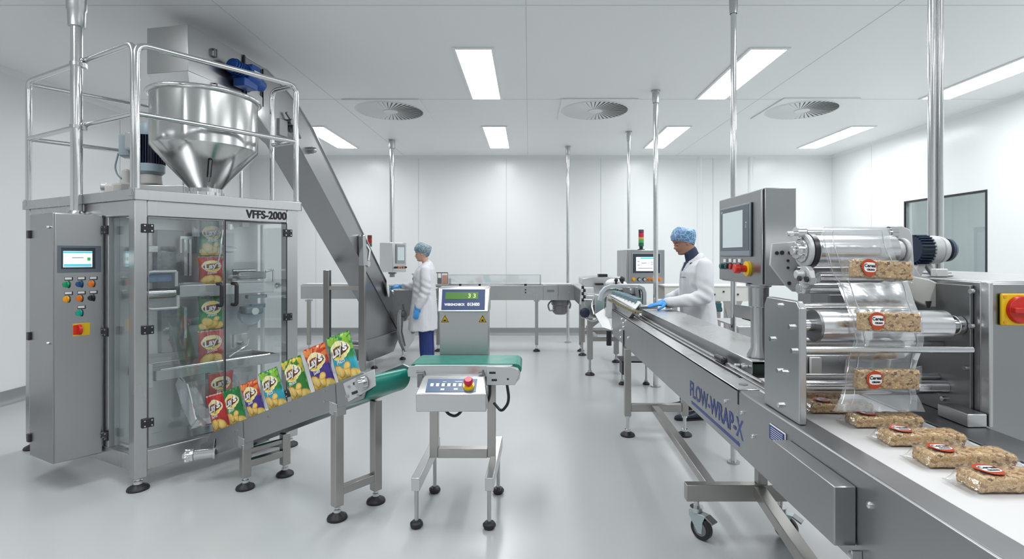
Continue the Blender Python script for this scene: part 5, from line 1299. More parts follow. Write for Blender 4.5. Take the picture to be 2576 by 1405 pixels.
MB().box(X_(1376, DB), DB - .034, .925, X_(1394, DB), DB - .03, .96).build('name_plate', steel_d, bc)
MB().cyl((X_(1404, DB), DB - .032, .80), (X_(1404, DB), DB - .032, 1.03), .006, n=8).cyl((X_(1430, DB), DB - .034, .92), (X_(1430, DB), DB - .03, .92), .012, n=10).build('seam_strip', steel_w, bc)
for px in (1350, 1472, 1100, 772):
    x = X_(px, DB)
    if px == 1472: x = X_(1462, DB)
    q = MB(); q.box(x - .025, DB + .05, .10, x + .025, DB + .10, .80); q.build('leg', leg_m, bc, bevel=.002)
    q, r_ = MB(), MB(); foot(q, r_, x, DB + .075, .105, .055, .011); o = q.build('foot', black, bc); r_.build('stem', chrome, o)
    q = MB(); q.box(x - .045, DB + .04, .775, x + .045, DB + .11, .80); q.build('leg_cap', steel, bc, bevel=.003)
m = MB(); x = X_(1411, DB)
m.lathe([(.14, .80), (.14, .72), (.12, .70), (.12, .60), (.085, .565)], (x, DB + .17, 0), n=28); mo = m.build('belt_motor', mat('grey_motor', (.22, .22, .24), .4, .3), bc)
MB().tube([(x - .13, DB + .1, .79), (x - .20, DB + .1, .72), (x - .17, DB + .1, .62), (x - .10, DB + .1, .64)], .012, n=8, fil=.06).tube([(x + .13, DB + .1, .79), (x + .16, DB + .1, .72), (x + .14, DB + .1, .66)], .014, n=8, fil=.04).build('cable', steel_d, mo)
# small product guard behind the woman, with reddish block inside
pg = thing('sensor_station', 'small framed sensor station with a copper coloured block on the back conveyor', 'sensor', (X_(1112, 7.9), 8.0, 1.047))
m = MB(); xa, xb = X_(1098, 7.9), X_(1124, 7.9)
for x in (xa, (xa + xb) / 2 - .02, xb): m.cyl((x, 8.0, 1.047), (x, 8.0, 1.215), .006, n=8)
m.beam((xa - .02, 8.0, 1.218), (xb, 8.0, 1.218), .012, .016); m.build('frame', steel_d, pg)
MB().box(xb - .085, 7.985, 1.047, xb - .012, 8.06, 1.185).build('copper_block', mat('copper_paint', (.60, .33, .26), .4), pg, bevel=.004)
MB().box(xa, 7.99, 1.047, xa + .06, 8.05, 1.14).build('sensor_head', steel_d, pg, bevel=.006)

# side conveyor end behind the man and the wrapper
DS = 6.6
sc2 = thing('side_conveyor', 'pale painted conveyor crossing behind the man toward the window wall', 'conveyor', (2.2, DS, 0))
MB().box(X_(1672, DS), DS, .90, X_(1888, DS), DS + .012, 1.085).build('side_panel', cream, sc2, bevel=.003)
MB().box(X_(1672, DS), DS + .37, .90, X_(1888, DS), DS + .382, 1.085).build('side_panel', cream, sc2)
MB().box(X_(1672, DS), DS - .01, 1.086, X_(1888, DS), DS + .385, 1.104).build('top_deck', white_p, sc2, bevel=.003)
MB().box(X_(1884, DS), DS - .015, .92, X_(1890, DS), DS + .39, 1.07).build('end_roller', dark, sc2)
m = MB()
for px, py in ((1797, 740), (1856, 740), (1820, 733)): m.cyl((X_(px, DS), DS, zz(py, DS)), (X_(px, DS), DS - .012, zz(py, DS)), .012, n=10)
m.build('side_bolt', dark, sc2)
for px in (1832, 1700):
    x = X_(px, DS)
    for dy in (.05, .36):
        q = MB(); q.box(x - .03, DS + dy - .02, .09, x + .03, DS + dy + .03, .90); q.build('leg', leg_m, sc2, bevel=.002)
        q, r_ = MB(), MB(); foot(q, r_, x, DS + dy, .095); o = q.build('foot', black, sc2); r_.build('stem', chrome, o)
q = MB(); q.prism([(X_(1822, DS), DS + .02, .90), (X_(1870, DS), DS + .02, .90), (X_(1838, DS), DS + .02, .55)], (0, .03, 0)); q.build('leg_gusset', leg_m, sc2)
m = MB(); m.obox((X_(1803, DS), DS - .05, .85), (.07, .06, .07)).cyl((X_(1800, DS), DS - .05, .80), (X_(1812, DS), DS - .05, .80), .03, n=14); m.build('drive_unit', mat('teal_casting', (.02, .09, .10), .4), sc2, bevel=.006)
MB().box(X_(1716, DS), DS - .04, 1.02, X_(1725, DS), DS - .02, 1.20).build('stop_post', steel_d, sc2, bevel=.002)
# support arm and low frame between man and wrapper
arm = thing('support_beam', 'grey beam sloping from the rear steel pole to the pedestal of the big control box', 'beam', (1.5, 3.6, .9))
m = MB(); m.prism([W(1853, 766, 3.45), W(1930, 776, 3.0), W(1930, 812, 3.0), W(1853, 798, 3.45)], (0, .05, 0)); m.build('beam', leg_m, arm, bevel=.003)
MB().tube([W(1868, 800, 3.4), W(1890, 806, 3.3), W(1910, 810, 3.2)], .005, n=8).build('cable', black, arm)
lf = thing('support_table', 'low steel table frame with a pale top standing behind the wrapper infeed', 'table', (2.0, 4.6, 0))
zt2 = zz(822, 4.6)
MB().box(X_(1858, 4.6), 4.6, zt2 - .09, X_(2120, 4.6), 4.66, zt2 - .01).build('apron', steel, lf, bevel=.003)
MB().box(X_(1855, 4.6), 4.58, zt2 - .01, X_(2125, 4.6), 5.2, zt2 + .008).build('table_top', steel_w, lf, bevel=.003)
for px in (1864, 2110):
    for y in (4.62, 5.15):
        q = MB(); x = X_(px, 4.6); q.box(x - .025, y - .025, .09, x + .025, y + .025, zt2 - .09); q.build('leg', leg_m, lf, bevel=.002)
        q, r_ = MB(), MB(); foot(q, r_, x, y, .095); o = q.build('foot', black, lf); r_.build('stem', chrome, o)
MB().box(X_(1862, 4.6), 4.61, zt2 - .24, X_(2110, 4.6), 4.65, zt2 - .19).build('cross_bar', leg_m, lf, bevel=.002)

# ---------------------------------------------------------------- transfer unit at the far end of the wrapper infeed
tu = thing('transfer_unit', 'cluster of steel hoods, guide arch and brackets where the back conveyor meets the infeed', 'machine', (1.0, 6.0, 0))
q = MB(); q.box(.70, 6.3, .80, 1.30, 7.9, 1.02); q.build('bed', steel_d, tu, bevel=.004)
q = MB(); q.box(.68, 6.0, 1.02, 1.35, 7.9, 1.045); q.build('bed_plate', steel_w, tu, bevel=.004)
for (px, D, top) in ((1465, 7.70, .80), (1484, 6.43, .80), (1550, 7.2, .78)):
    x = X_(px, D); q = MB(); q.box(x - .034, D - .03, .20 if px != 1550 else .12, x + .034, D + .03, top); q.build('leg', leg_m, tu, bevel=.003)
    q, r_ = MB(), MB(); foot(q, r_, x, D, .205 if px != 1550 else .125, .06, .016); o = q.build('foot', black, tu); r_.build('stem', steel, o)
x0, x1 = X_(1484, 6.43), X_(1570, 6.43)
MB().box(x0, 6.41, .42, x1, 6.45, .47).box(x0, 7.0, .42, x1, 7.04, .47).beam((x0, 6.43, .60), (x0 + .25, 6.43, .80), .05, .05).build('cross_bar', leg_m, tu, bevel=.003)
MB().beam((x0 + .1, 6.45, .44), (x0 + .1, 7.6, .44), .04, .04).build('long_rail', steel, tu, bevel=.003)
x2 = X_(1572, 6.43); q = MB(); q.box(x2 - .03, 6.40, .12, x2 + .03, 6.46, .78); q.build('leg', leg_m, tu, bevel=.003)
# rounded hood, bearing drum, chute
q = MB(); q.prism([W(1466, 700, 6.2), W(1500, 696, 6.2), W(1560, 696, 6.2), W(1575, 712, 6.2), W(1520, 722, 6.2), W(1502, 740, 6.2), W(1488, 730, 6.2), W(1466, 716, 6.2)], (0, .5, 0)); q.build('hood', steel_w, tu, bevel=.006)
q = MB(); q.cyl(W(1478, 722, 6.1), W(1478, 765, 6.1), .075, .095, n=20).cyl(W(1494, 742, 5.95), W(1494, 752, 5.95), .09, n=20); q.build('corner_drum', alum, tu, bevel=.005)
q = MB(); q.rings([[W(1462 + a, py, 5.85 + b) for a, b in ((0, 0), (30, -.05), (62, -.1), (88, .0), (88, .4), (0, .4))] for py in (752, 800)]); q.build('side_casing', steel, tu, bevel=.008)
q = MB(); q.rings([[W(px, py, D) for px, D in ((1496, 5.5), (1521, 5.45), (1530, 5.5), (1530, 5.8), (1496, 5.8))] for py in (740, 790)]); q.build('motor_casing', chrome, tu, bevel=.008)
q = MB(); q.lathe([(.07, -.06), (.09, -.05), (.09, .05), (.07, .06)], W(1480, 782, 5.9), (0, 1, 0), n=24).lathe([(.06, -.06), (.075, -.05), (.075, .05)], W(1497, 780, 5.8), (.2, -1, 0), n=24); q.build('drive_wheel', steel_d, tu)
q = MB(); q.box(W(1504, 0, 6.25).x, 6.2, zz(696, 6.2), W(1527, 0, 6.25).x, 6.3, zz(689, 6.2)); q.build('sensor', blackp, tu, bevel=.003)
q = MB(); q.ell(W(1550, 704, 5.7), .022, .022, .022).ell(W(1565, 702, 5.7), .032, .03, .034).cyl(W(1550, 706, 5.7), W(1550, 716, 5.7), .012, n=10).cyl(W(1565, 706, 5.7), W(1565, 718, 5.7), .016, n=10); q.build('adjusting_knob', blackp, tu)
q = MB(); q.ell(W(1545, 712, 5.8), .10, .08, .055).ell(W(1562, 715, 5.75), .07, .07, .04); q.build('white_cover', white_p, tu)
# guide arch
def strip(pts, D, dep, name, mt, w=7):
    """flat bent bar: outline given by its centre line, px"""
    out, inn = [], []
    for i, (x, y) in enumerate(pts):
        a = pts[max(0, i - 1)]; b = pts[min(len(pts) - 1, i + 1)]; dx, dy = b[0] - a[0], b[1] - a[1]; l = math.hypot(dx, dy)
        out.append(W(x + dy / l * w / 2, y - dx / l * w / 2, D)); inn.append(W(x - dy / l * w / 2, y + dx / l * w / 2, D))
    q = MB(); q.rings([[o_, i_, i_ + V((0, dep, 0)), o_ + V((0, dep, 0))] for o_, i_ in zip(out, inn)]); return q.build(name, mt, tu, bevel=.002)
strip([(1510, 756), (1514, 738), (1524, 725), (1538, 720), (1608, 720), (1618, 725), (1622, 736), (1622, 766)], 5.15, .07, 'guide_arch', mat('pale_blue_grey', (.55, .59, .63), .35, .3), 9)
q = MB(); q.prism([W(1511, 745, 5.2), W(1528, 727, 5.2), W(1552, 725, 5.2), W(1548, 735, 5.2), W(1530, 740, 5.2), W(1520, 752, 5.2)], (0, .15, 0)); q.build('arch_cover', white_p, tu, bevel=.006)
q = MB(); q.box(.84, 5.12, .93, 1.28, 5.9, .985).box(.86, 5.3, .985, .93, 5.9, 1.05); q.build('infeed_bed', steel_w, tu, bevel=.004)
q = MB(); q.prism([W(1527, 744, 5.12), W(1540, 748, 5.0), W(1540, 778, 5.0), W(1533, 800, 5.08), W(1524, 795, 5.12)], (.0, .03, 0)); q.build('corner_guard', alum, tu, bevel=.004)
q = MB(); q.box(W(1540, 0, 5.5).x, 5.45, 1.06, W(1600, 0, 5.5).x, 5.6, 1.10).box(W(1545, 0, 5.5).x, 5.40, 1.10, W(1585, 0, 5.5).x, 5.44, 1.125); q.build('carriage', steel, tu, bevel=.004)
q = MB(); q.cyl(W(1547, 733, 5.4), W(1570, 733, 5.4), .02, n=12).cyl(W(1575, 742, 5.3), W(1600, 742, 5.3), .014, n=10); q.build('carriage_shaft', blackp, tu)
q = MB()
for a_, b_ in (((1553, 727), (1558, 742)), ((1582, 726), (1584, 756)), ((1608, 728), (1612, 760)), ((1590, 745), (1606, 752))): q.beam(W(*a_, 5.2), W(*b_, 5.2), .014, .014)
q.build('black_bracket', blackp, tu)
q = MB(); q.box(W(1588, 0, 5.35).x, 5.3, 1.0, W(1610, 0, 5.35).x, 5.36, zz(722, 5.35)); q.build('rear_upright', mat('lilac_grey', (.40, .41, .46), .4), tu, bevel=.003)
q = MB()
for k in range(5): q.cyl(W(1463 + (k % 2) * 4, 722 + k * 8, 5.75), W(1469 + (k % 2) * 4, 722 + k * 8, 5.75), .018, n=12)
q.build('chain_link', blackp, tu)
q = MB(); q.tube([W(1470, 760, 5.7), W(1482, 792, 5.7), W(1478, 802, 5.7), W(1492, 808, 5.6), W(1510, 800, 5.5)], .010, n=8, fil=.05).tube([W(1497, 742, 5.7), W(1488, 765, 5.7), W(1494, 790, 5.6)], .012, n=8, fil=.05); q.build('hose', steel_w, tu)
q = MB(); q.lathe([(.05, 0), (.055, .01), (.055, .05), (.03, .06)], W(1470, 785, 5.7), (0, -1, 0), n=24); q.build('dark_cap', mat('navy_cap', (.02, .03, .06), .35), tu)
q = MB(); q.box(W(1496, 0, 6.18).x, 6.10, zz(716, 6.18), W(1516, 0, 6.18).x, 6.18, zz(711, 6.18)); q.build('hood_slot', blackp, tu)
q = MB(); q.prism([W(1566, 722, 5.12), W(1585, 722, 5.12), W(1585, 752, 5.12), W(1575, 752, 5.12)], (0, .04, 0)); q.prism([W(1596, 722, 5.1), W(1604, 722, 5.1), W(1612, 758, 5.1), W(1600, 755, 5.1)], (0, .03, 0)); q.build('arch_plate', leg_m, tu, bevel=.003)
# flight chain with little pushers (lies on the far end of the infeed)
q = MB(); q.rings([[W(1532, 746, 5.09), W(1552, 741, 5.07), W(1612, 762, 4.36), W(1594, 782, 4.34)], [V((.835, 5.09, .96)), V((.99, 5.07, .96)), V((.96, 4.5, .96)), V((.84, 4.34, .96))]]); q.build('chain_housing', steel, tu, bevel=.003)
q = MB(); q.prism([W(1536, 744, 5.07), W(1552, 741, 5.07), W(1612, 762, 4.35), W(1598, 780, 4.35)], (0, 0, .012)); q.build('chain_bed', white_p, tu, bevel=.003)
q = MB()
for i in range(8):
    t = i / 7; p = W(1552, 742, 5.05).lerp(W(1606, 762, 4.45), t); q.obox(p + V((-.01, 0, .025)), (.075, .035, .035), Matrix.Rotation(.3, 3, 'Z'))
q.build('pusher_flight', mat('slate_flight', (.16, .25, .29), .4), tu, bevel=.004)
q = MB()
for i in range(16):
    t = i / 15; p = W(1540, 756, 5.0).lerp(W(1606, 787, 4.25), t); q.obox(p + V((0, 0, .006)), (.05, .020, .014), Matrix.Rotation(.5, 3, 'Z')); q.cyl(p + V((-.035, 0, .0)), p + V((-.035, 0, .022)), .009, n=8)
q.build('roller_chain', mat('brass_chain', (.42, .37, .24), .35, .8), tu)
q = MB(); q.prism([W(1497, 790, 5.4), W(1520, 775, 5.4), W(1540, 830, 5.25), W(1515, 822, 5.3)], (0, .02, 0)); q.build('chute_sheet', steel_w, tu)
q = MB(); q.cyl(W(1532, 832, 5.5), W(1532, 868, 5.5), .028, n=14).cyl(W(1527, 845, 5.5), W(1538, 845, 5.5), .02, n=10); q.build('air_cylinder', blackp, tu)
q = MB(); q.box(X_(1560, 5.9), 5.8, .28, X_(1634, 5.9), 6.1, .30).box(X_(1562, 5.9), 5.82, .14, X_(1572, 5.9), 6.0, .28); q.build('low_tray', blackp, tu, bevel=.003)
for px in (1567, 1628):
    q, r_ = MB(), MB(); foot(q, r_, X_(px, 5.9), 5.95, .28, .04, .012); o = q.build('foot', black, tu); r_.build('stem', steel, o)

# ---------------------------------------------------------------- small control boxes with signal towers
def tower(x, y, z, r, segs, lab):
    t = thing('signal_tower', lab, 'signal light', (x, y, z))
    MB().cyl((x, y, z), (x, y, z + .012), r * 1.35, n=20).cyl((x, y, z + .012), (x, y, z + .05), r * .7, n=18).build('base', blackp, t)
    h = z + .05
    for mt, dh in segs: MB().cyl((x, y, h), (x, y, h + dh - .002), r, n=24).build('lens', mt, t, bevel=.003); h += dh
D2 = 7.0
px0, px1 = 1576, 1672
cb2 = thing('operator_terminal', 'grey control panel with lit screen and a signal tower on top', 'control panel', (1.58, D2, 1.1))
z1_, z0_ = zz(628, D2), zz(713, D2); xa, xb = X_(px0, D2), X_(px1, D2)
MB().box(xa, D2, z0_, xb, D2 + .75, z1_).build('housing', steel_h, cb2, bevel=.005)
dr = MB().box(xa + .025, D2 - .014, z0_ + .004, xb - .004, D2 - .001, z1_ - .004).build('door', steel_h, cb2, bevel=.004)
s_ = MB().box(X_(1589, D2), D2 - .026, zz(688, D2), X_(1661, D2), D2 - .0145, zz(636, D2)).build('touch_screen', mat('grey_frame', (.35, .37, .40), .35), dr, bevel=.003)
MB().box(X_(1591, D2), D2 - .028, zz(686, D2), X_(1659, D2), D2 - .0261, zz(638, D2)).build('bezel', bezel_d, s_)
MB().box(X_(1599, D2), D2 - .030, zz(681, D2), X_(1645, D2), D2 - .0281, zz(646, D2)).build('display', scr_w, s_)
MB().box(X_(1610, D2), D2 - .031, zz(651, D2), X_(1644, D2), D2 - .0301, zz(647, D2)).build('display_bar', scr_c, s_)
m = MB()
for a, b, py in ((1602, 1608, 657), (1602, 1608, 666), (1612, 1625, 661), (1636, 1641, 659), (1636, 1641, 664), (1630, 1632, 661), (1604, 1640, 674)): m.box(X_(a, D2), D2 - .031, zz(py + .8, D2), X_(b, D2), D2 - .0301, zz(py - .8, D2))
m.build('display_text', bluegrey, s_)
for i, (px, mt) in enumerate(((1593, amb_p), (1607, chrome), (1620, chrome), (1631, copper), (1641, org_p), (1659, org_p))):
    o = MB().cyl((X_(px, D2), D2 - .014, zz(702, D2)), (X_(px, D2), D2 - .022, zz(702, D2)), .026, n=18).build('push_button', blackp if i in (1, 2) else amb_p, dr)
    MB().cyl((X_(px, D2), D2 - .022, zz(702, D2)), (X_(px, D2), D2 - .05, zz(702, D2)), .018, n=16).build('cap', mt, o)
tower(X_(1621, D2), D2 + .2, z1_ + .0005, .037, [(mat('tower_green', (.0, .16, .09), .3), .055), (mat('tower_lime', (.10, .42, .12), .3), .04), (mat('tower_amber', (.62, .42, .05), .3), .035), (mat('tower_crimson', (.55, .02, .08), .3), .06), (mat('tower_grey', (.12, .06, .08), .3), .045)], 'signal tower with red, amber and green lenses on the lit control panel')
D3 = 8.2
z1_, z0_ = zz(610, D3), zz(684, D3); xa, xm, xb = X_(955, D3), X_(988, D3 - .2), X_(1022, D3)
cb3 = thing('operator_terminal', 'small grey control box hanging from a ceiling pole above the elevator hopper', 'control panel', (X_(990, D3), D3, 1.2))
def quadbox(p0, p1, dep, z0, z1):
    d = (p1 - p0).normalized(); n = V((-d.y, d.x, 0)) * dep
    return MB().rings([[p + V((0, 0, z)) for p in (p0, p1, p1 + n, p0 + n)] for z in (z0, z1)])
pa, pb_, pc_ = V((X_(955, 8.25), 8.25, 0)), V((X_(988, 8.10), 8.10, 0)), V((X_(1022, 8.28), 8.28, 0))
MB().rings([[p + V((0, 0, z)) for p in (pa, pb_, pc_, pa + (pc_ - pb_))] for z in (z0_, z1_)]).build('housing', steel_w, cb3, bevel=.006)
dv = (pc_ - pb_).normalized(); nv_ = V((dv.y, -dv.x, 0)); Rf = Matrix(((dv.x, nv_.x, 0), (dv.y, nv_.y, 0), (0, 0, 1)))
cf_ = lambda s, z, o=0: pb_ + dv * s + V((0, 0, z)) + nv_ * o
L_ = (pc_ - pb_).length
s_ = MB().obox(cf_(L_ * .55, zz(638, 8.2), .008), (L_ * .66, .016, .30), Rf).build('touch_screen', mat('grey_frame_2', (.30, .32, .34), .35), cb3, bevel=.003)
MB().obox(cf_(L_ * .55, zz(638, 8.2), .018), (L_ * .48, .004, .21), Rf).build('display', scr_p, s_)
for i, mt in enumerate((blackp, org_p, chrome, copper, blackp)):
    p = cf_(L_ * (.18 + .18 * i), zz(672, 8.2)); o = MB().cyl(p, p + nv_ * .015, .018, n=14).build('push_button', blackp, cb3); MB().cyl(p + nv_ * .015, p + nv_ * .04, .014, n=14).build('cap', mt, o)
MB().box(X_(984, 8.2) - .05, 8.22, z0_ - .03, X_(984, 8.2) + .06, 8.30, z0_).cyl((X_(984, 8.2), 8.26, z0_ - .08), (X_(984, 8.2), 8.26, z0_ - .03), .04, n=16).build('mount', steel_d, cb3)
m = thing('signal_tower', 'short red and teal signal lens peeking out behind the elevator', 'signal light', (X_(930, 8.42), 8.42, 0))
x = X_(930, 8.42)
MB().cyl((x, 8.42, 0.0), (x, 8.42, zz(620, 8.42)), .02, n=12).build('post', steel_d, m)
for mt, a, b in ((mat('lens_teal', (.03, .12, .16), .3), 620, 612), (red_d, 612, 601), (mat('lens_dark_red', (.12, .03, .03), .3), 601, 591)): MB().cyl((x, 8.42, zz(a, 8.42)), (x, 8.42, zz(b, 8.42) - .002), .036, n=20).build('lens', mt, m)
# black clamp frame over the loading hopper where the woman works
ck = thing('filling_jig', 'small black and white jig on the hopper edge under the gloved hand of the woman', 'jig', (-1.62, 7.0, 1.0))
MB().box(-1.62, 7.15, 1.02, -1.35, 7.45, 1.04).build('shelf', steel, ck, bevel=.003)
m = MB()
for i in range(4): m.cyl((-1.62 + i * .055, 7.3, 1.04), (-1.62 + i * .055, 7.3, 1.15), .018, n=12)
m.box(-1.64, 7.28, 1.14, -1.43, 7.33, 1.17); m.build('clamp', blackp, ck, bevel=.003)
MB().box(-1.70, 7.08, 1.012, -1.42, 7.2, 1.045).build('white_pad', white_p, ck, bevel=.01)
MB().box(-1.415, 7.06, 1.012, -1.36, 7.14, 1.045).build('black_pad', blackp, ck, bevel=.006)
# ---------------------------------------------------------------- people
def interp(tab, t):
    for (a, x), (b, y) in zip(tab, tab[1:]):
        if t <= b: k = (t - a) / (b - a) if b > a else 0; k = k * k * (3 - 2 * k) * .5 + k * .5; return x + (y - x) * k
    return tab[-1][1]
def fuse(mb, name, mt, parent, voxel=.006, smooth=4, fold=None, org=None):
    """one continuous skin over the overlapping volumes"""
    o = ORG[parent.name] if parent else org
    me = mb.mesh(name + '_raw', o); ob = bpy.data.objects.new(name + '_raw', me); COL.objects.link(ob)
    r = ob.modifiers.new('r', 'REMESH'); r.mode = 'VOXEL'; r.voxel_size = voxel
    if smooth: s_ = ob.modifiers.new('s', 'SMOOTH'); s_.factor = .5; s_.iterations = smooth
    dg = bpy.context.evaluated_depsgraph_get(); dg.update()
    m2 = bpy.data.meshes.new_from_object(ob.evaluated_get(dg)); m2.name = name
    bpy.data.objects.remove(ob); bpy.data.meshes.remove(me)
    if fold:
        ns = [v.normal.copy() for v in m2.vertices]
        for v, n in zip(m2.vertices, ns): v.co += n * fold(v.co + o)
    for p in m2.polygons: p.use_smooth = True
    m2.materials.clear(); m2.materials.append(mt)
    ob = bpy.data.objects.new(name, m2); COL.objects.link(ob); ORG[ob.name] = o
    if parent: ob.parent = parent
    else: ob.location = o
    return ob
FRONT = [(0, .040), (.03, .070), (.08, .089), (.13, .090), (.175, .082), (.205, .090), (.225, .091), (.243, .0845), (.262, .092), (.285, .093), (.315, .087), (.35, .088), (.42, .086), (.50, .083), (.545, .088), (.60, .094), (.72, .094), (.84, .078), (.93, .052), (.98, .026), (1, .004)]
BACK = [(0, .0), (.08, .02), (.2, .055), (.35, .086), (.5, .102), (.65, .105), (.8, .093), (.92, .062), (.98, .03), (1, .004)]
WID = [(0, .018), (.04, .036), (.10, .048), (.2, .058), (.32, .066), (.45, .0725), (.6, .0765), (.75, .073), (.87, .057), (.95, .036), (.99, .016), (1, .004)]
def head_shells(mb, Hh, C, R):
    """face looks along -X before R"""
    def T(p): return C + R @ V(p)
    rs = []
    for i in range(41):
        t = i / 40; z = (t - .5) * Hh; k = Hh / .235; f, b, w = interp(FRONT, t) * k, interp(BACK, t) * k, interp(WID, t) * k
        ring = []
        for j in range(48):
            a = 2 * PI * j / 48; c, s = math.cos(a), math.sin(a)
            x = -(f if c > 0 else b) * (abs(c) ** .92) * (1 if c > 0 else -1); y = w * (1 if s > 0 else -1) * abs(s) ** .92
            if c > 0:                       # eye sockets and cheeks
                g = math.exp(-((abs(y) / k - .031) / .015) ** 2 - ((t - .475) / .05) ** 2); x += .011 * k * g
                g = math.exp(-((abs(y) / k - .040) / .016) ** 2 - ((t - .36) / .06) ** 2); x -= .004 * k * g
            ring.append(T((x, y, z)))
        rs.append(ring)
    mb.rings(rs); k = Hh / .235
    zf = lambda t: (t - .5) * Hh
    # nose
    mb.rings([[T((-(x0 + .0 + dx) * k, y * k, zf(t) + dz * k)) for dx, y, dz in ((-.025, -wy, 0), (.0, -wy * .75, 0), (pr, -wy * .32, 0), (pr + .002, 0, 0), (pr, wy * .32, 0), (0, wy * .75, 0), (-.025, wy, 0))] for t, x0, pr, wy in ((.52, .083, .001, .008), (.47, .084, .008, .010), (.42, .086, .016, .013), (.385, .087, .024, .017), (.36, .087, .026, .019), (.335, .087, .016, .017), (.325, .086, .002, .012))])
    for s in (-1, 1):
        mb.ell(T((-.096 * k, s * .013 * k, zf(.352))), .011 * k, .008 * k, .009 * k, n=12, m=8)
        mb.ell(T((-.075 * k, s * .031 * k, zf(.478))), .0135 * k, .0155 * k, .011 * k, n=12, m=8)      # lids
        mb.ell(T((.008 * k, s * .074 * k, zf(.44))), .017 * k, .006 * k, .030 * k, R @ Matrix.Rotation(.2, 3, 'Y'), n=14, m=10)  # ears
    mb.ell(T((-.085 * k, 0, zf(.228))), .012 * k, .022 * k, .006 * k, n=14, m=8); mb.ell(T((-.086 * k, 0, zf(.268))), .012 * k, .021 * k, .006 * k, n=14, m=8)
def face_bits(par, Hh, C, R, lashc):
    k = Hh / .235; T = lambda p: C + R @ V(p); zf = lambda t: (t - .5) * Hh
    m = MB()
    for s in (-1, 1): m.tube([T((-.083 * k, s * .014 * k, zf(.552))), T((-.088 * k, s * .026 * k, zf(.562))), T((-.079 * k, s * .042 * k, zf(.562))), T((-.066 * k, s * .052 * k, zf(.545)))], [.0014 * k, .0024 * k, .0022 * k, .001 * k], n=6)
    m.build('eyebrow', lashc, par)
    m = MB()
    for s in (-1, 1): m.tube([T((-.087 * k, s * .020 * k, zf(.458))), T((-.0895 * k, s * .030 * k, zf(.452))), T((-.083 * k, s * .042 * k, zf(.460)))], .0009 * k, n=6)
    m.build('eyelash', lashc, par)
    m = MB()
    for s in (-1, 1): m.ell(T((-.0800 * k, s * .031 * k, zf(.461))), .0090 * k, .0095 * k, .0035 * k, n=14, m=8)
    m.build('eye', eye_d, par)
    m = MB(); m.ell(T((-.0905 * k, 0, zf(.228))), .0085 * k, .018 * k, .0050 * k, n=14, m=8).ell(T((-.092 * k, 0, zf(.262))), .0080 * k, .017 * k, .0042 * k, n=14, m=8); m.build('lips', lip_m, par)
def hairnet(par, Hh, C, R, mt, puff=.03, droop=.02):
    k = Hh / .235; m = MB(); rs = []; zf = lambda t: (t - .5) * Hh
    zc = zf(.60); NI = 26; NJ = 64
    for i in range(NI + 1):
        t = i / NI; ring = []
        for j in range(NJ):
            a = 2 * PI * j / NJ; c, s = math.cos(a), math.sin(a)
            tb = .475 + .225 * c                                   # edge: high on the forehead, low on the nape
            f = (interp(FRONT, tb) if c > 0 else interp(BACK, tb)) * k; w = interp(WID, tb) * k
            ex, ey = (f + .003) * abs(c) ** .92, (w + .008) * abs(s) ** .92
            lo = V((-math.copysign(ex, c), math.copysign(ey, s), zf(tb) - droop * max(0, -c)))
            dome = V((-(.102 if c > 0 else .116 + puff * .4) * k * c, (.088 + puff * .35) * k * s, 0))
            el = t * PI / 2; top = zf(1.0) + .012 + puff * .35 - zc
            dm = V((dome.x * math.cos(el) ** (1.0 if c > 0 else 1.35), dome.y * math.cos(el), zc + top * math.sin(el)))
            g = min(1, t / .30); g = g * g * (3 - 2 * g)
            bulge = puff * .38 * math.sin(PI * min(1, t / .55)) * (.25 + .9 * max(0, -c) + .25 * abs(s))
            dm.z -= .022 * max(0, -c) * math.cos(el); p = lo.lerp(dm, g if t > 0 else 0)
            if t < .35: p.z = lo.z + (dm.z - lo.z) * (t / .35) ** .85 if False else p.z
            n = V((-c, s, .35)).normalized(); p += n * bulge
            p += n * (.0042 * noise.noise(V((c * 5, s * 5, t * 7))) + .0022 * noise.noise(V((c * 14, s * 14, t * 4)))) * min(1, t * 5) * (1 if t < .97 else 0)
            ring.append(C + R @ p)
        rs.append(ring)
    m.rings(rs, cap=True)
    o = m.build('hair_net', mt, par, sharp=180)
    m = MB(); m.tube([p.copy() for p in rs[0]], .0022, n=6, closed=True); m.build('elastic_band', mat_cache['band'], o)
    return o
mat_cache['band'] = mat('net_band', (.30, .48, .72), .6)
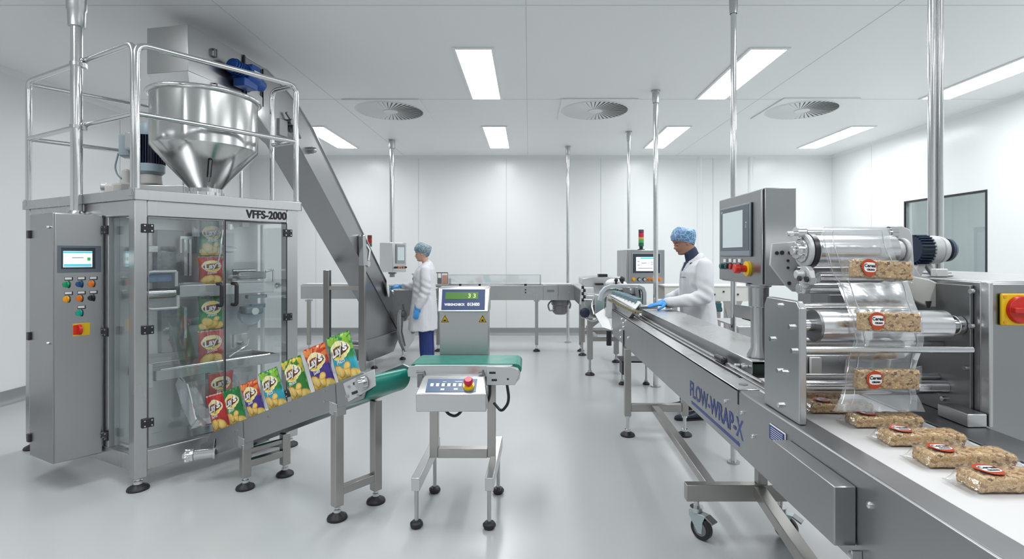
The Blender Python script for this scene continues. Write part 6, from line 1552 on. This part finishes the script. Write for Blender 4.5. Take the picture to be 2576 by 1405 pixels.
def hand(wrist, d, nrm, par, mt, side=1, curl=.35, L=1.0, spread=.06, name='glove'):
    """d: towards the fingers, nrm: out of the palm, side: where the thumb leaves"""
    d = V(d).normalized(); nrm = V(nrm); nrm = (nrm - d * nrm.dot(d)).normalized(); s = d.cross(nrm).normalized() * side
    w = V(wrist); m = MB(); R = Matrix(((d.x, s.x, nrm.x), (d.y, s.y, nrm.y), (d.z, s.z, nrm.z)))
    m.ell(w + d * .050 * L, .054 * L, .040 * L, .0155 * L, R, n=18, m=12).ell(w + d * .028 * L + s * .012, .034 * L, .030 * L, .019 * L, R, n=16, m=10)
    m.limb([w - d * .02, w + d * .012], [.028 * L, .029 * L], 16)
    for k, (off, ln, r) in enumerate(((.028, .068, .0093), (.0095, .076, .0097), (-.0095, .071, .0093), (-.027, .056, .0083))):
        p = w + (d * .088 + s * off - nrm * .001) * L; dd = (d + s * (off * spread * 30)).normalized(); pts = [p - dd * .022 * L, p]; a = curl * (.55 + .12 * k)
        for q in (.44, .31, .25):
            ax = s; dd = (Quaternion(ax, 0) @ dd); dd = (dd * math.cos(a) + nrm * math.sin(a)).normalized() if q == .44 else (dd * math.cos(a * .8) + (nrm - dd * nrm.dot(dd)).normalized() * math.sin(a * .8)).normalized()
            p = p + dd * ln * q * L; pts.append(p)
        m.limb(pts, [r * 1.02 * L, r * 1.05 * L, r * L, r * .92 * L, r * .82 * L], 10)
    t0 = w + (d * .022 + s * .026) * L; td = (d * .62 + s * .72 + nrm * .30).normalized(); t1 = t0 + td * .036 * L; t2 = t1 + (d * .85 + s * .35 + nrm * .3).normalized() * .030 * L; t3 = t2 + (d * .95 + s * .1 + nrm * .3).normalized() * .024 * L
    m.limb([t0, t1, t2, t3], [.0155 * L, .0125 * L, .0108 * L, .009 * L], 12)
    o = fuse(m, name, mt, par, .0022, 2)
    q = MB(); q.tube([w - d * .030 + (s * math.cos(a) + nrm * math.sin(a)) * .0305 * L for a in [2 * PI * i / 20 for i in range(20)]], .0028, n=6, closed=True); q.build('cuff_roll', mt, o)
    return o
def ring_of(c, rx, ry, n=28, e=.9, tilt=0.):
    c = V(c); out = []
    for j in range(n):
        a = 2 * PI * j / n; cc_, ss = math.cos(a), math.sin(a)
        x, y = rx * math.copysign(abs(cc_) ** e, cc_), ry * math.copysign(abs(ss) ** e, ss); out.append(c + V((x, y, x * tilt)))
    return out
def coat_fold(p):
    f = .0065 * noise.noise(V((p.x * 9, p.y * 9, p.z * 3.2))) + .0035 * noise.noise(V((p.x * 22, p.y * 22, p.z * 11)))
    return f
def shoe(par, heel, d, mt):
    d = V(d).normalized(); s = V((-d.y, d.x, 0)); h = V(heel); R = Matrix(((d.x, s.x, 0), (d.y, s.y, 0), (0, 0, 1)))
    m = MB(); rs = []
    for t, w, z in ((0, .022, .07), (.03, .034, .085), (.08, .037, .085), (.14, .042, .062), (.20, .046, .048), (.25, .040, .038), (.275, .022, .028)):
        c = h + d * t; rs.append([c + s * (w * math.cos(a)) + UP * max(.012, z * (.5 + .5 * math.sin(a)) + .006) for a in [2 * PI * k / 20 for k in range(20)]])
    m.rings(rs); o = m.build('shoe', mt, par, sharp=180)
    q = MB(); q.rings([[h + d * (t0 + .0) + s * y + UP * z for t0, y in ((-.004, -.02), (.0, .024), (.10, .036), (.20, .048), (.27, .03), (.28, -.02), (.20, -.046), (.10, -.036))] for z in (.0008, .018)]); q.build('sole', black, o)
    return o

# --- man in front of the wrapper line
man = thing('person', 'man in white coat and bright blue hair net bending over the long steel cover', 'person', (1.50, 4.75, 0))
HC_, HR = V((1.432, 4.78, 1.612)), Matrix.Rotation(-.36, 3, 'Y') @ Matrix.Rotation(.06, 3, 'Z')
b = MB(); head_shells(b, .232, HC_, HR)
b.limb([V((1.475, 4.78, 1.565)), V((1.515, 4.78, 1.47)), V((1.535, 4.78, 1.40))], [.055, .057, .075], 20)
b.rings([ring_of((1.55, 4.78, .84), .11, .16), ring_of((1.56, 4.78, .98), .115, .17), ring_of((1.555, 4.78, 1.12), .10, .155), ring_of((1.55, 4.78, 1.28), .10, .17), ring_of((1.565, 4.78, 1.38), .07, .15), ring_of((1.55, 4.78, 1.44), .05, .06)])
b.limb([V((1.555, 4.59, 1.38)), V((1.53, 4.51, 1.12)), V((1.20, 4.455, 1.075))], [.052, .043, .028]); b.limb([V((1.545, 4.97, 1.38)), V((1.54, 5.03, 1.13)), V((1.31, 4.83, 1.082))], [.052, .043, .028])
for y, xk, xa_ in ((4.69, 1.555, 1.555), (4.89, 1.53, 1.53)): b.limb([V((1.555, y, .88)), V((xk, y, .50)), V((xa_, y - (.0 if y < 4.8 else -.1), .09))], [.085, .055, .038])
body = fuse(b, 'body', skin_m, man, .0042, 3)
face_bits(man, .232, HC_, HR, hair_m)
q = MB(); q.ell(HC_ + HR @ V((.058, 0, -.030)), .036, .058, .042, HR, n=24, m=14).ell(HC_ + HR @ V((.012, 0, .038)), .088, .077, .066, HR, n=30, m=18); q.build('hair', hair_m, man)
hairnet(man, .232, HC_, HR, net_m, .046, .010)
sh = MB(); sh.limb([V((1.497, 4.78, 1.522)), V((1.522, 4.78, 1.44)), V((1.535, 4.78, 1.37))], [.0605, .070, .100], 22); sh.rings([ring_of((1.535, 4.78, 1.22), .118, .12), ring_of((1.53, 4.78, 1.34), .108, .12), ring_of((1.53, 4.78, 1.42), .085, .10)])  # navy shirt; its high neck also stands in for shade on the neck
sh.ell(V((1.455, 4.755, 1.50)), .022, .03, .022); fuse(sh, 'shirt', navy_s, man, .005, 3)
def man_fold(p):
    f = coat_fold(p)
    # sleeve creases at the elbow, drag lines over the back
    f += .006 * math.exp(-((p.x - 1.50) / .14) ** 2 - ((p.z - 1.14) / .10) ** 2) * math.sin((p.x * .7 + p.z) * 70) * (1 if p.y < 4.62 else 0)
    return f
ct = MB()
ct.rings([ring_of((1.575, 4.79, .66), .17, .235), ring_of((1.575, 4.79, .80), .162, .225), ring_of((1.572, 4.79, .95), .152, .21), ring_of((1.56, 4.785, 1.08), .142, .20), ring_of((1.55, 4.78, 1.22), .142, .215), ring_of((1.55, 4.78, 1.33), .134, .215, tilt=.0), ring_of((1.558, 4.78, 1.405), .104, .19, tilt=.12), ring_of((1.56, 4.78, 1.455), .066, .11, tilt=.3)])
ct.limb([V((1.565, 4.585, 1.385)), V((1.545, 4.53, 1.26)), V((1.535, 4.495, 1.125)), V((1.38, 4.47, 1.095)), V((1.205, 4.455, 1.078))], [.073, .070, .064, .056, .046], 20)
ct.limb([V((1.555, 4.975, 1.385)), V((1.54, 5.03, 1.14)), V((1.42, 4.93, 1.10)), V((1.32, 4.84, 1.085))], [.073, .064, .056, .046], 20)
coat = fuse(ct, 'coat', coat_m, man, .0075, 5, man_fold)
# collar, lapel, placket, chest print
q = MB()
for s in (-1, 1):
    pts = [V((1.600, 4.78, 1.495)), V((1.59, 4.78 + s * .062, 1.505)), V((1.53, 4.78 + s * .088, 1.465)), V((1.452, 4.78 + s * .072, 1.405)), V((1.418, 4.78 + s * .050, 1.345)), V((1.405, 4.78 + s * .02, 1.29))]
    inn = [V((1.588, 4.78, 1.505)), V((1.574, 4.78 + s * .045, 1.51)), V((1.515, 4.78 + s * .055, 1.478)), V((1.452, 4.78 + s * .045, 1.415)), V((1.420, 4.78 + s * .028, 1.35)), V((1.404, 4.78 + s * .012, 1.29))]
    lo = [p + V((.022, s * .012, -.048)) * (1 if i < 4 else .55) for i, p in enumerate(pts)]
    q.rings([[inn[i], pts[i], lo[i], lo[i] + V((.004, -s * .004, -.004)), inn[i] + V((.01, 0, -.02))] for i in range(6)], cap=True)
q.build('collar', coat_m, man, sharp=60)
q = MB(); q.tube([V((1.408, 4.70, 1.36)), V((1.398, 4.665, 1.28)), V((1.40, 4.65, 1.18)), V((1.405, 4.645, 1.08))], .0022, n=6).tube([V((1.402, 4.775, 1.29)), V((1.397, 4.775, 1.15)), V((1.405, 4.775, .95))], .002, n=6); q.build('coat_seam', coat_s, coat)
q = MB(); put_text(q, 'INFUKRTEX', .012, V((1.398, 4.652, 1.285)), V((.25, -.968, 0)).normalized() * 1, V((-.05, 0, .998)), offset=.0006); q.build('chest_lettering', ink, coat)
hand(V((1.182, 4.450, 1.071)), (-1, -.10, -.10), (0, .1, -1), man, glove_m, side=1, curl=.16, L=1.02)
hand(V((1.305, 4.825, 1.075)), (-.8, -.6, -.16), (0, -.1, -1), man, glove_m, side=-1, curl=.2, L=1.0)
tr = MB(); 
for y, yo in ((4.69, 0), (4.89, .10)): tr.limb([V((1.56, y, .80)), V((1.555, y, .45)), V((1.55 - (.03 if yo else 0), y + yo, .10))], [.10, .078, .062])
fuse(tr, 'trousers', navy_c, man, .009, 3)
shoe_m = mat('dark_shoe', (.02, .03, .05), .4)
shoe(man, (1.60, 4.68, 0), (-1, -.05, 0), shoe_m); shoe(man, (1.575, 4.99, 0), (-1, .05, 0), shoe_m)

# --- woman by the elevator
wo = thing('person', 'woman in long white coat and navy trousers working beside the elevator hopper', 'person', (-1.33, 6.66, 0))
WC, WR = V((-1.372, 6.66, 1.520)), Matrix.Rotation(-.16, 3, 'Y')
b = MB(); head_shells(b, .218, WC, WR)
b.limb([V((-1.345, 6.66, 1.455)), V((-1.325, 6.66, 1.39)), V((-1.32, 6.66, 1.33))], [.045, .045, .06], 18)
b.rings([ring_of((-1.34, 6.66, .78), .10, .155), ring_of((-1.34, 6.66, .92), .11, .165), ring_of((-1.345, 6.66, 1.06), .09, .135), ring_of((-1.345, 6.66, 1.22), .10, .145), ring_of((-1.325, 6.66, 1.31), .065, .13), ring_of((-1.325, 6.66, 1.37), .05, .07)])
b.limb([V((-1.30, 6.50, 1.30)), V((-1.285, 6.44, 1.06)), V((-1.375, 6.405, .85))], [.042, .036, .024]); b.limb([V((-1.33, 6.82, 1.30)), V((-1.46, 6.89, 1.09)), V((-1.69, 6.93, 1.075))], [.042, .036, .024])
for s in (-1, 1): b.limb([V((-1.33, 6.66 + s * .085, .82)), V((-1.31, 6.66 + s * .085, .47)), V((-1.30, 6.66 + s * .09, .09))], [.08, .05, .035])
fuse(b, 'body', skin_w, wo, .0042, 3)
face_bits(wo, .218, WC, WR, hair_m)
q = MB(); q.ell(WC + WR @ V((.052, 0, -.022)), .038, .055, .042, WR, n=24, m=14).ell(WC + WR @ V((-.0, 0, .036)), .087, .073, .064, WR, n=30, m=18); q.build('hair', hair_m, wo)
hairnet(wo, .218, WC, WR, net_w, .046, .008)
def w_fold(p):
    return coat_fold(p) + .006 * math.exp(-((p.z - .70) / .25) ** 2) * math.sin(math.atan2(p.y - 6.66, p.x + 1.35) * 9 + p.z * 3) + .006 * math.exp(-((p.z - 1.06) / .10) ** 2) * math.sin((p.z + p.x * .6) * 75) * (1 if p.y < 6.52 or p.y > 6.80 else .2)
ct = MB()
ct.rings([ring_of((-1.362, 6.66, .535), .180, .235), ring_of((-1.358, 6.66, .70), .170, .225), ring_of((-1.350, 6.66, .86), .158, .215), ring_of((-1.345, 6.66, 1.00), .148, .195), ring_of((-1.345, 6.66, 1.12), .142, .185), ring_of((-1.345, 6.66, 1.22), .142, .185), ring_of((-1.33, 6.66, 1.30), .118, .178, tilt=.08), ring_of((-1.318, 6.66, 1.355), .082, .14, tilt=.2), ring_of((-1.312, 6.66, 1.395), .056, .075, tilt=.3)])
ct.limb([V((-1.298, 6.495, 1.30)), V((-1.285, 6.455, 1.18)), V((-1.285, 6.435, 1.05)), V((-1.33, 6.415, .94)), V((-1.375, 6.405, .865))], [.062, .062, .060, .056, .048], 18)
ct.limb([V((-1.33, 6.82, 1.30)), V((-1.46, 6.89, 1.09)), V((-1.58, 6.915, 1.078)), V((-1.67, 6.93, 1.075))], [.062, .056, .050, .042], 18)
coat = fuse(ct, 'coat', coat_m, wo, .0075, 5, w_fold)
q = MB()
for s in (-1, 1):
    pts = [V((-1.275, 6.66, 1.420)), V((-1.285, 6.66 + s * .05, 1.428)), V((-1.33, 6.66 + s * .068, 1.395)), V((-1.405, 6.66 + s * .055, 1.345)), V((-1.455, 6.66 + s * .03, 1.29)), V((-1.475, 6.66 + s * .012, 1.23))]
    lo = [p + V((.016, s * .012, -.042)) * (1 if i < 4 else .5) for i, p in enumerate(pts)]; inn = [p + V((.0, -s * .014, .004)) for p in pts]
    q.rings([[inn[i], pts[i], lo[i], lo[i] + V((.004, -s * .004, -.004)), inn[i] + V((.01, 0, -.02))] for i in range(6)])
q.build('collar', coat_m, wo, sharp=60)
q = MB(); q.tube([V((-1.478, 6.655, 1.24)), V((-1.493, 6.655, 1.10)), V((-1.51, 6.655, .85)), V((-1.54, 6.655, .58))], .002, n=6); q.beam(V((-1.468, 6.555, 1.205)), V((-1.44, 6.52, 1.20)), .004, .006); q.build('coat_seam', coat_s, coat)
q = MB(); q.ell(V((-1.50, 6.70, 1.25)), .016, .016, .022); q.build('badge', white_p, wo)
hand(V((-1.388, 6.400, .842)), (-.05, -.02, -1), (-.6, .8, 0), wo, glove_m, side=1, curl=.35, L=.95)
hand(V((-1.705, 6.935, 1.070)), (-1, .0, -.05), (0, .5, -.86), wo, glove_m, side=-1, curl=.35, L=.98)
tr = MB()
for s in (-1, 1): tr.limb([V((-1.335, 6.66 + s * .085, .74)), V((-1.315, 6.66 + s * .088, .45)), V((-1.30, 6.66 + s * .09, .085))], [.095, .080, .072])
fuse(tr, 'trousers', navy_c, wo, .009, 3, lambda p: .006 * noise.noise(V((p.x * 12, p.y * 12, p.z * 6))))
for s in (-1, 1): shoe(wo, (-1.24, 6.66 + s * .09, 0), (-1, s * .08, 0), black)
# ---------------------------------------------------------------- camera, world, view
cam = bpy.data.cameras.new('camera'); co = bpy.data.objects.new('camera', cam); COL.objects.link(co)
co.location = (0, 0, HC); co.rotation_euler = (PI / 2, 0, 0)
cam.sensor_width = 36; cam.sensor_fit = 'HORIZONTAL'; cam.lens = 36 * F / 2576
cam.shift_x = -(CX - 1288) / 2576; cam.shift_y = -(702.5 - CY) / 2576
cam.clip_start = .02
S.camera = co
w = bpy.data.worlds.new('world'); S.world = w; w.use_nodes = True
w.node_tree.nodes['Background'].inputs[0].default_value = (.8, .85, .9, 1); w.node_tree.nodes['Background'].inputs[1].default_value = .3
S.view_settings.view_transform = 'Standard'; S.view_settings.look = 'None'; S.view_settings.gamma = 1; S.view_settings.use_curve_mapping = False
S.view_settings.exposure = 0.17
S.cycles.use_denoising = True; S.cycles.use_adaptive_sampling = True; S.cycles.adaptive_threshold = 0.03
S.cycles.max_bounces = 8; S.cycles.diffuse_bounces = 5; S.cycles.glossy_bounces = 5; S.cycles.transparent_max_bounces = 14
S.cycles.caustics_reflective = False; S.cycles.caustics_refractive = False
S.cycles.sample_clamp_indirect = 10
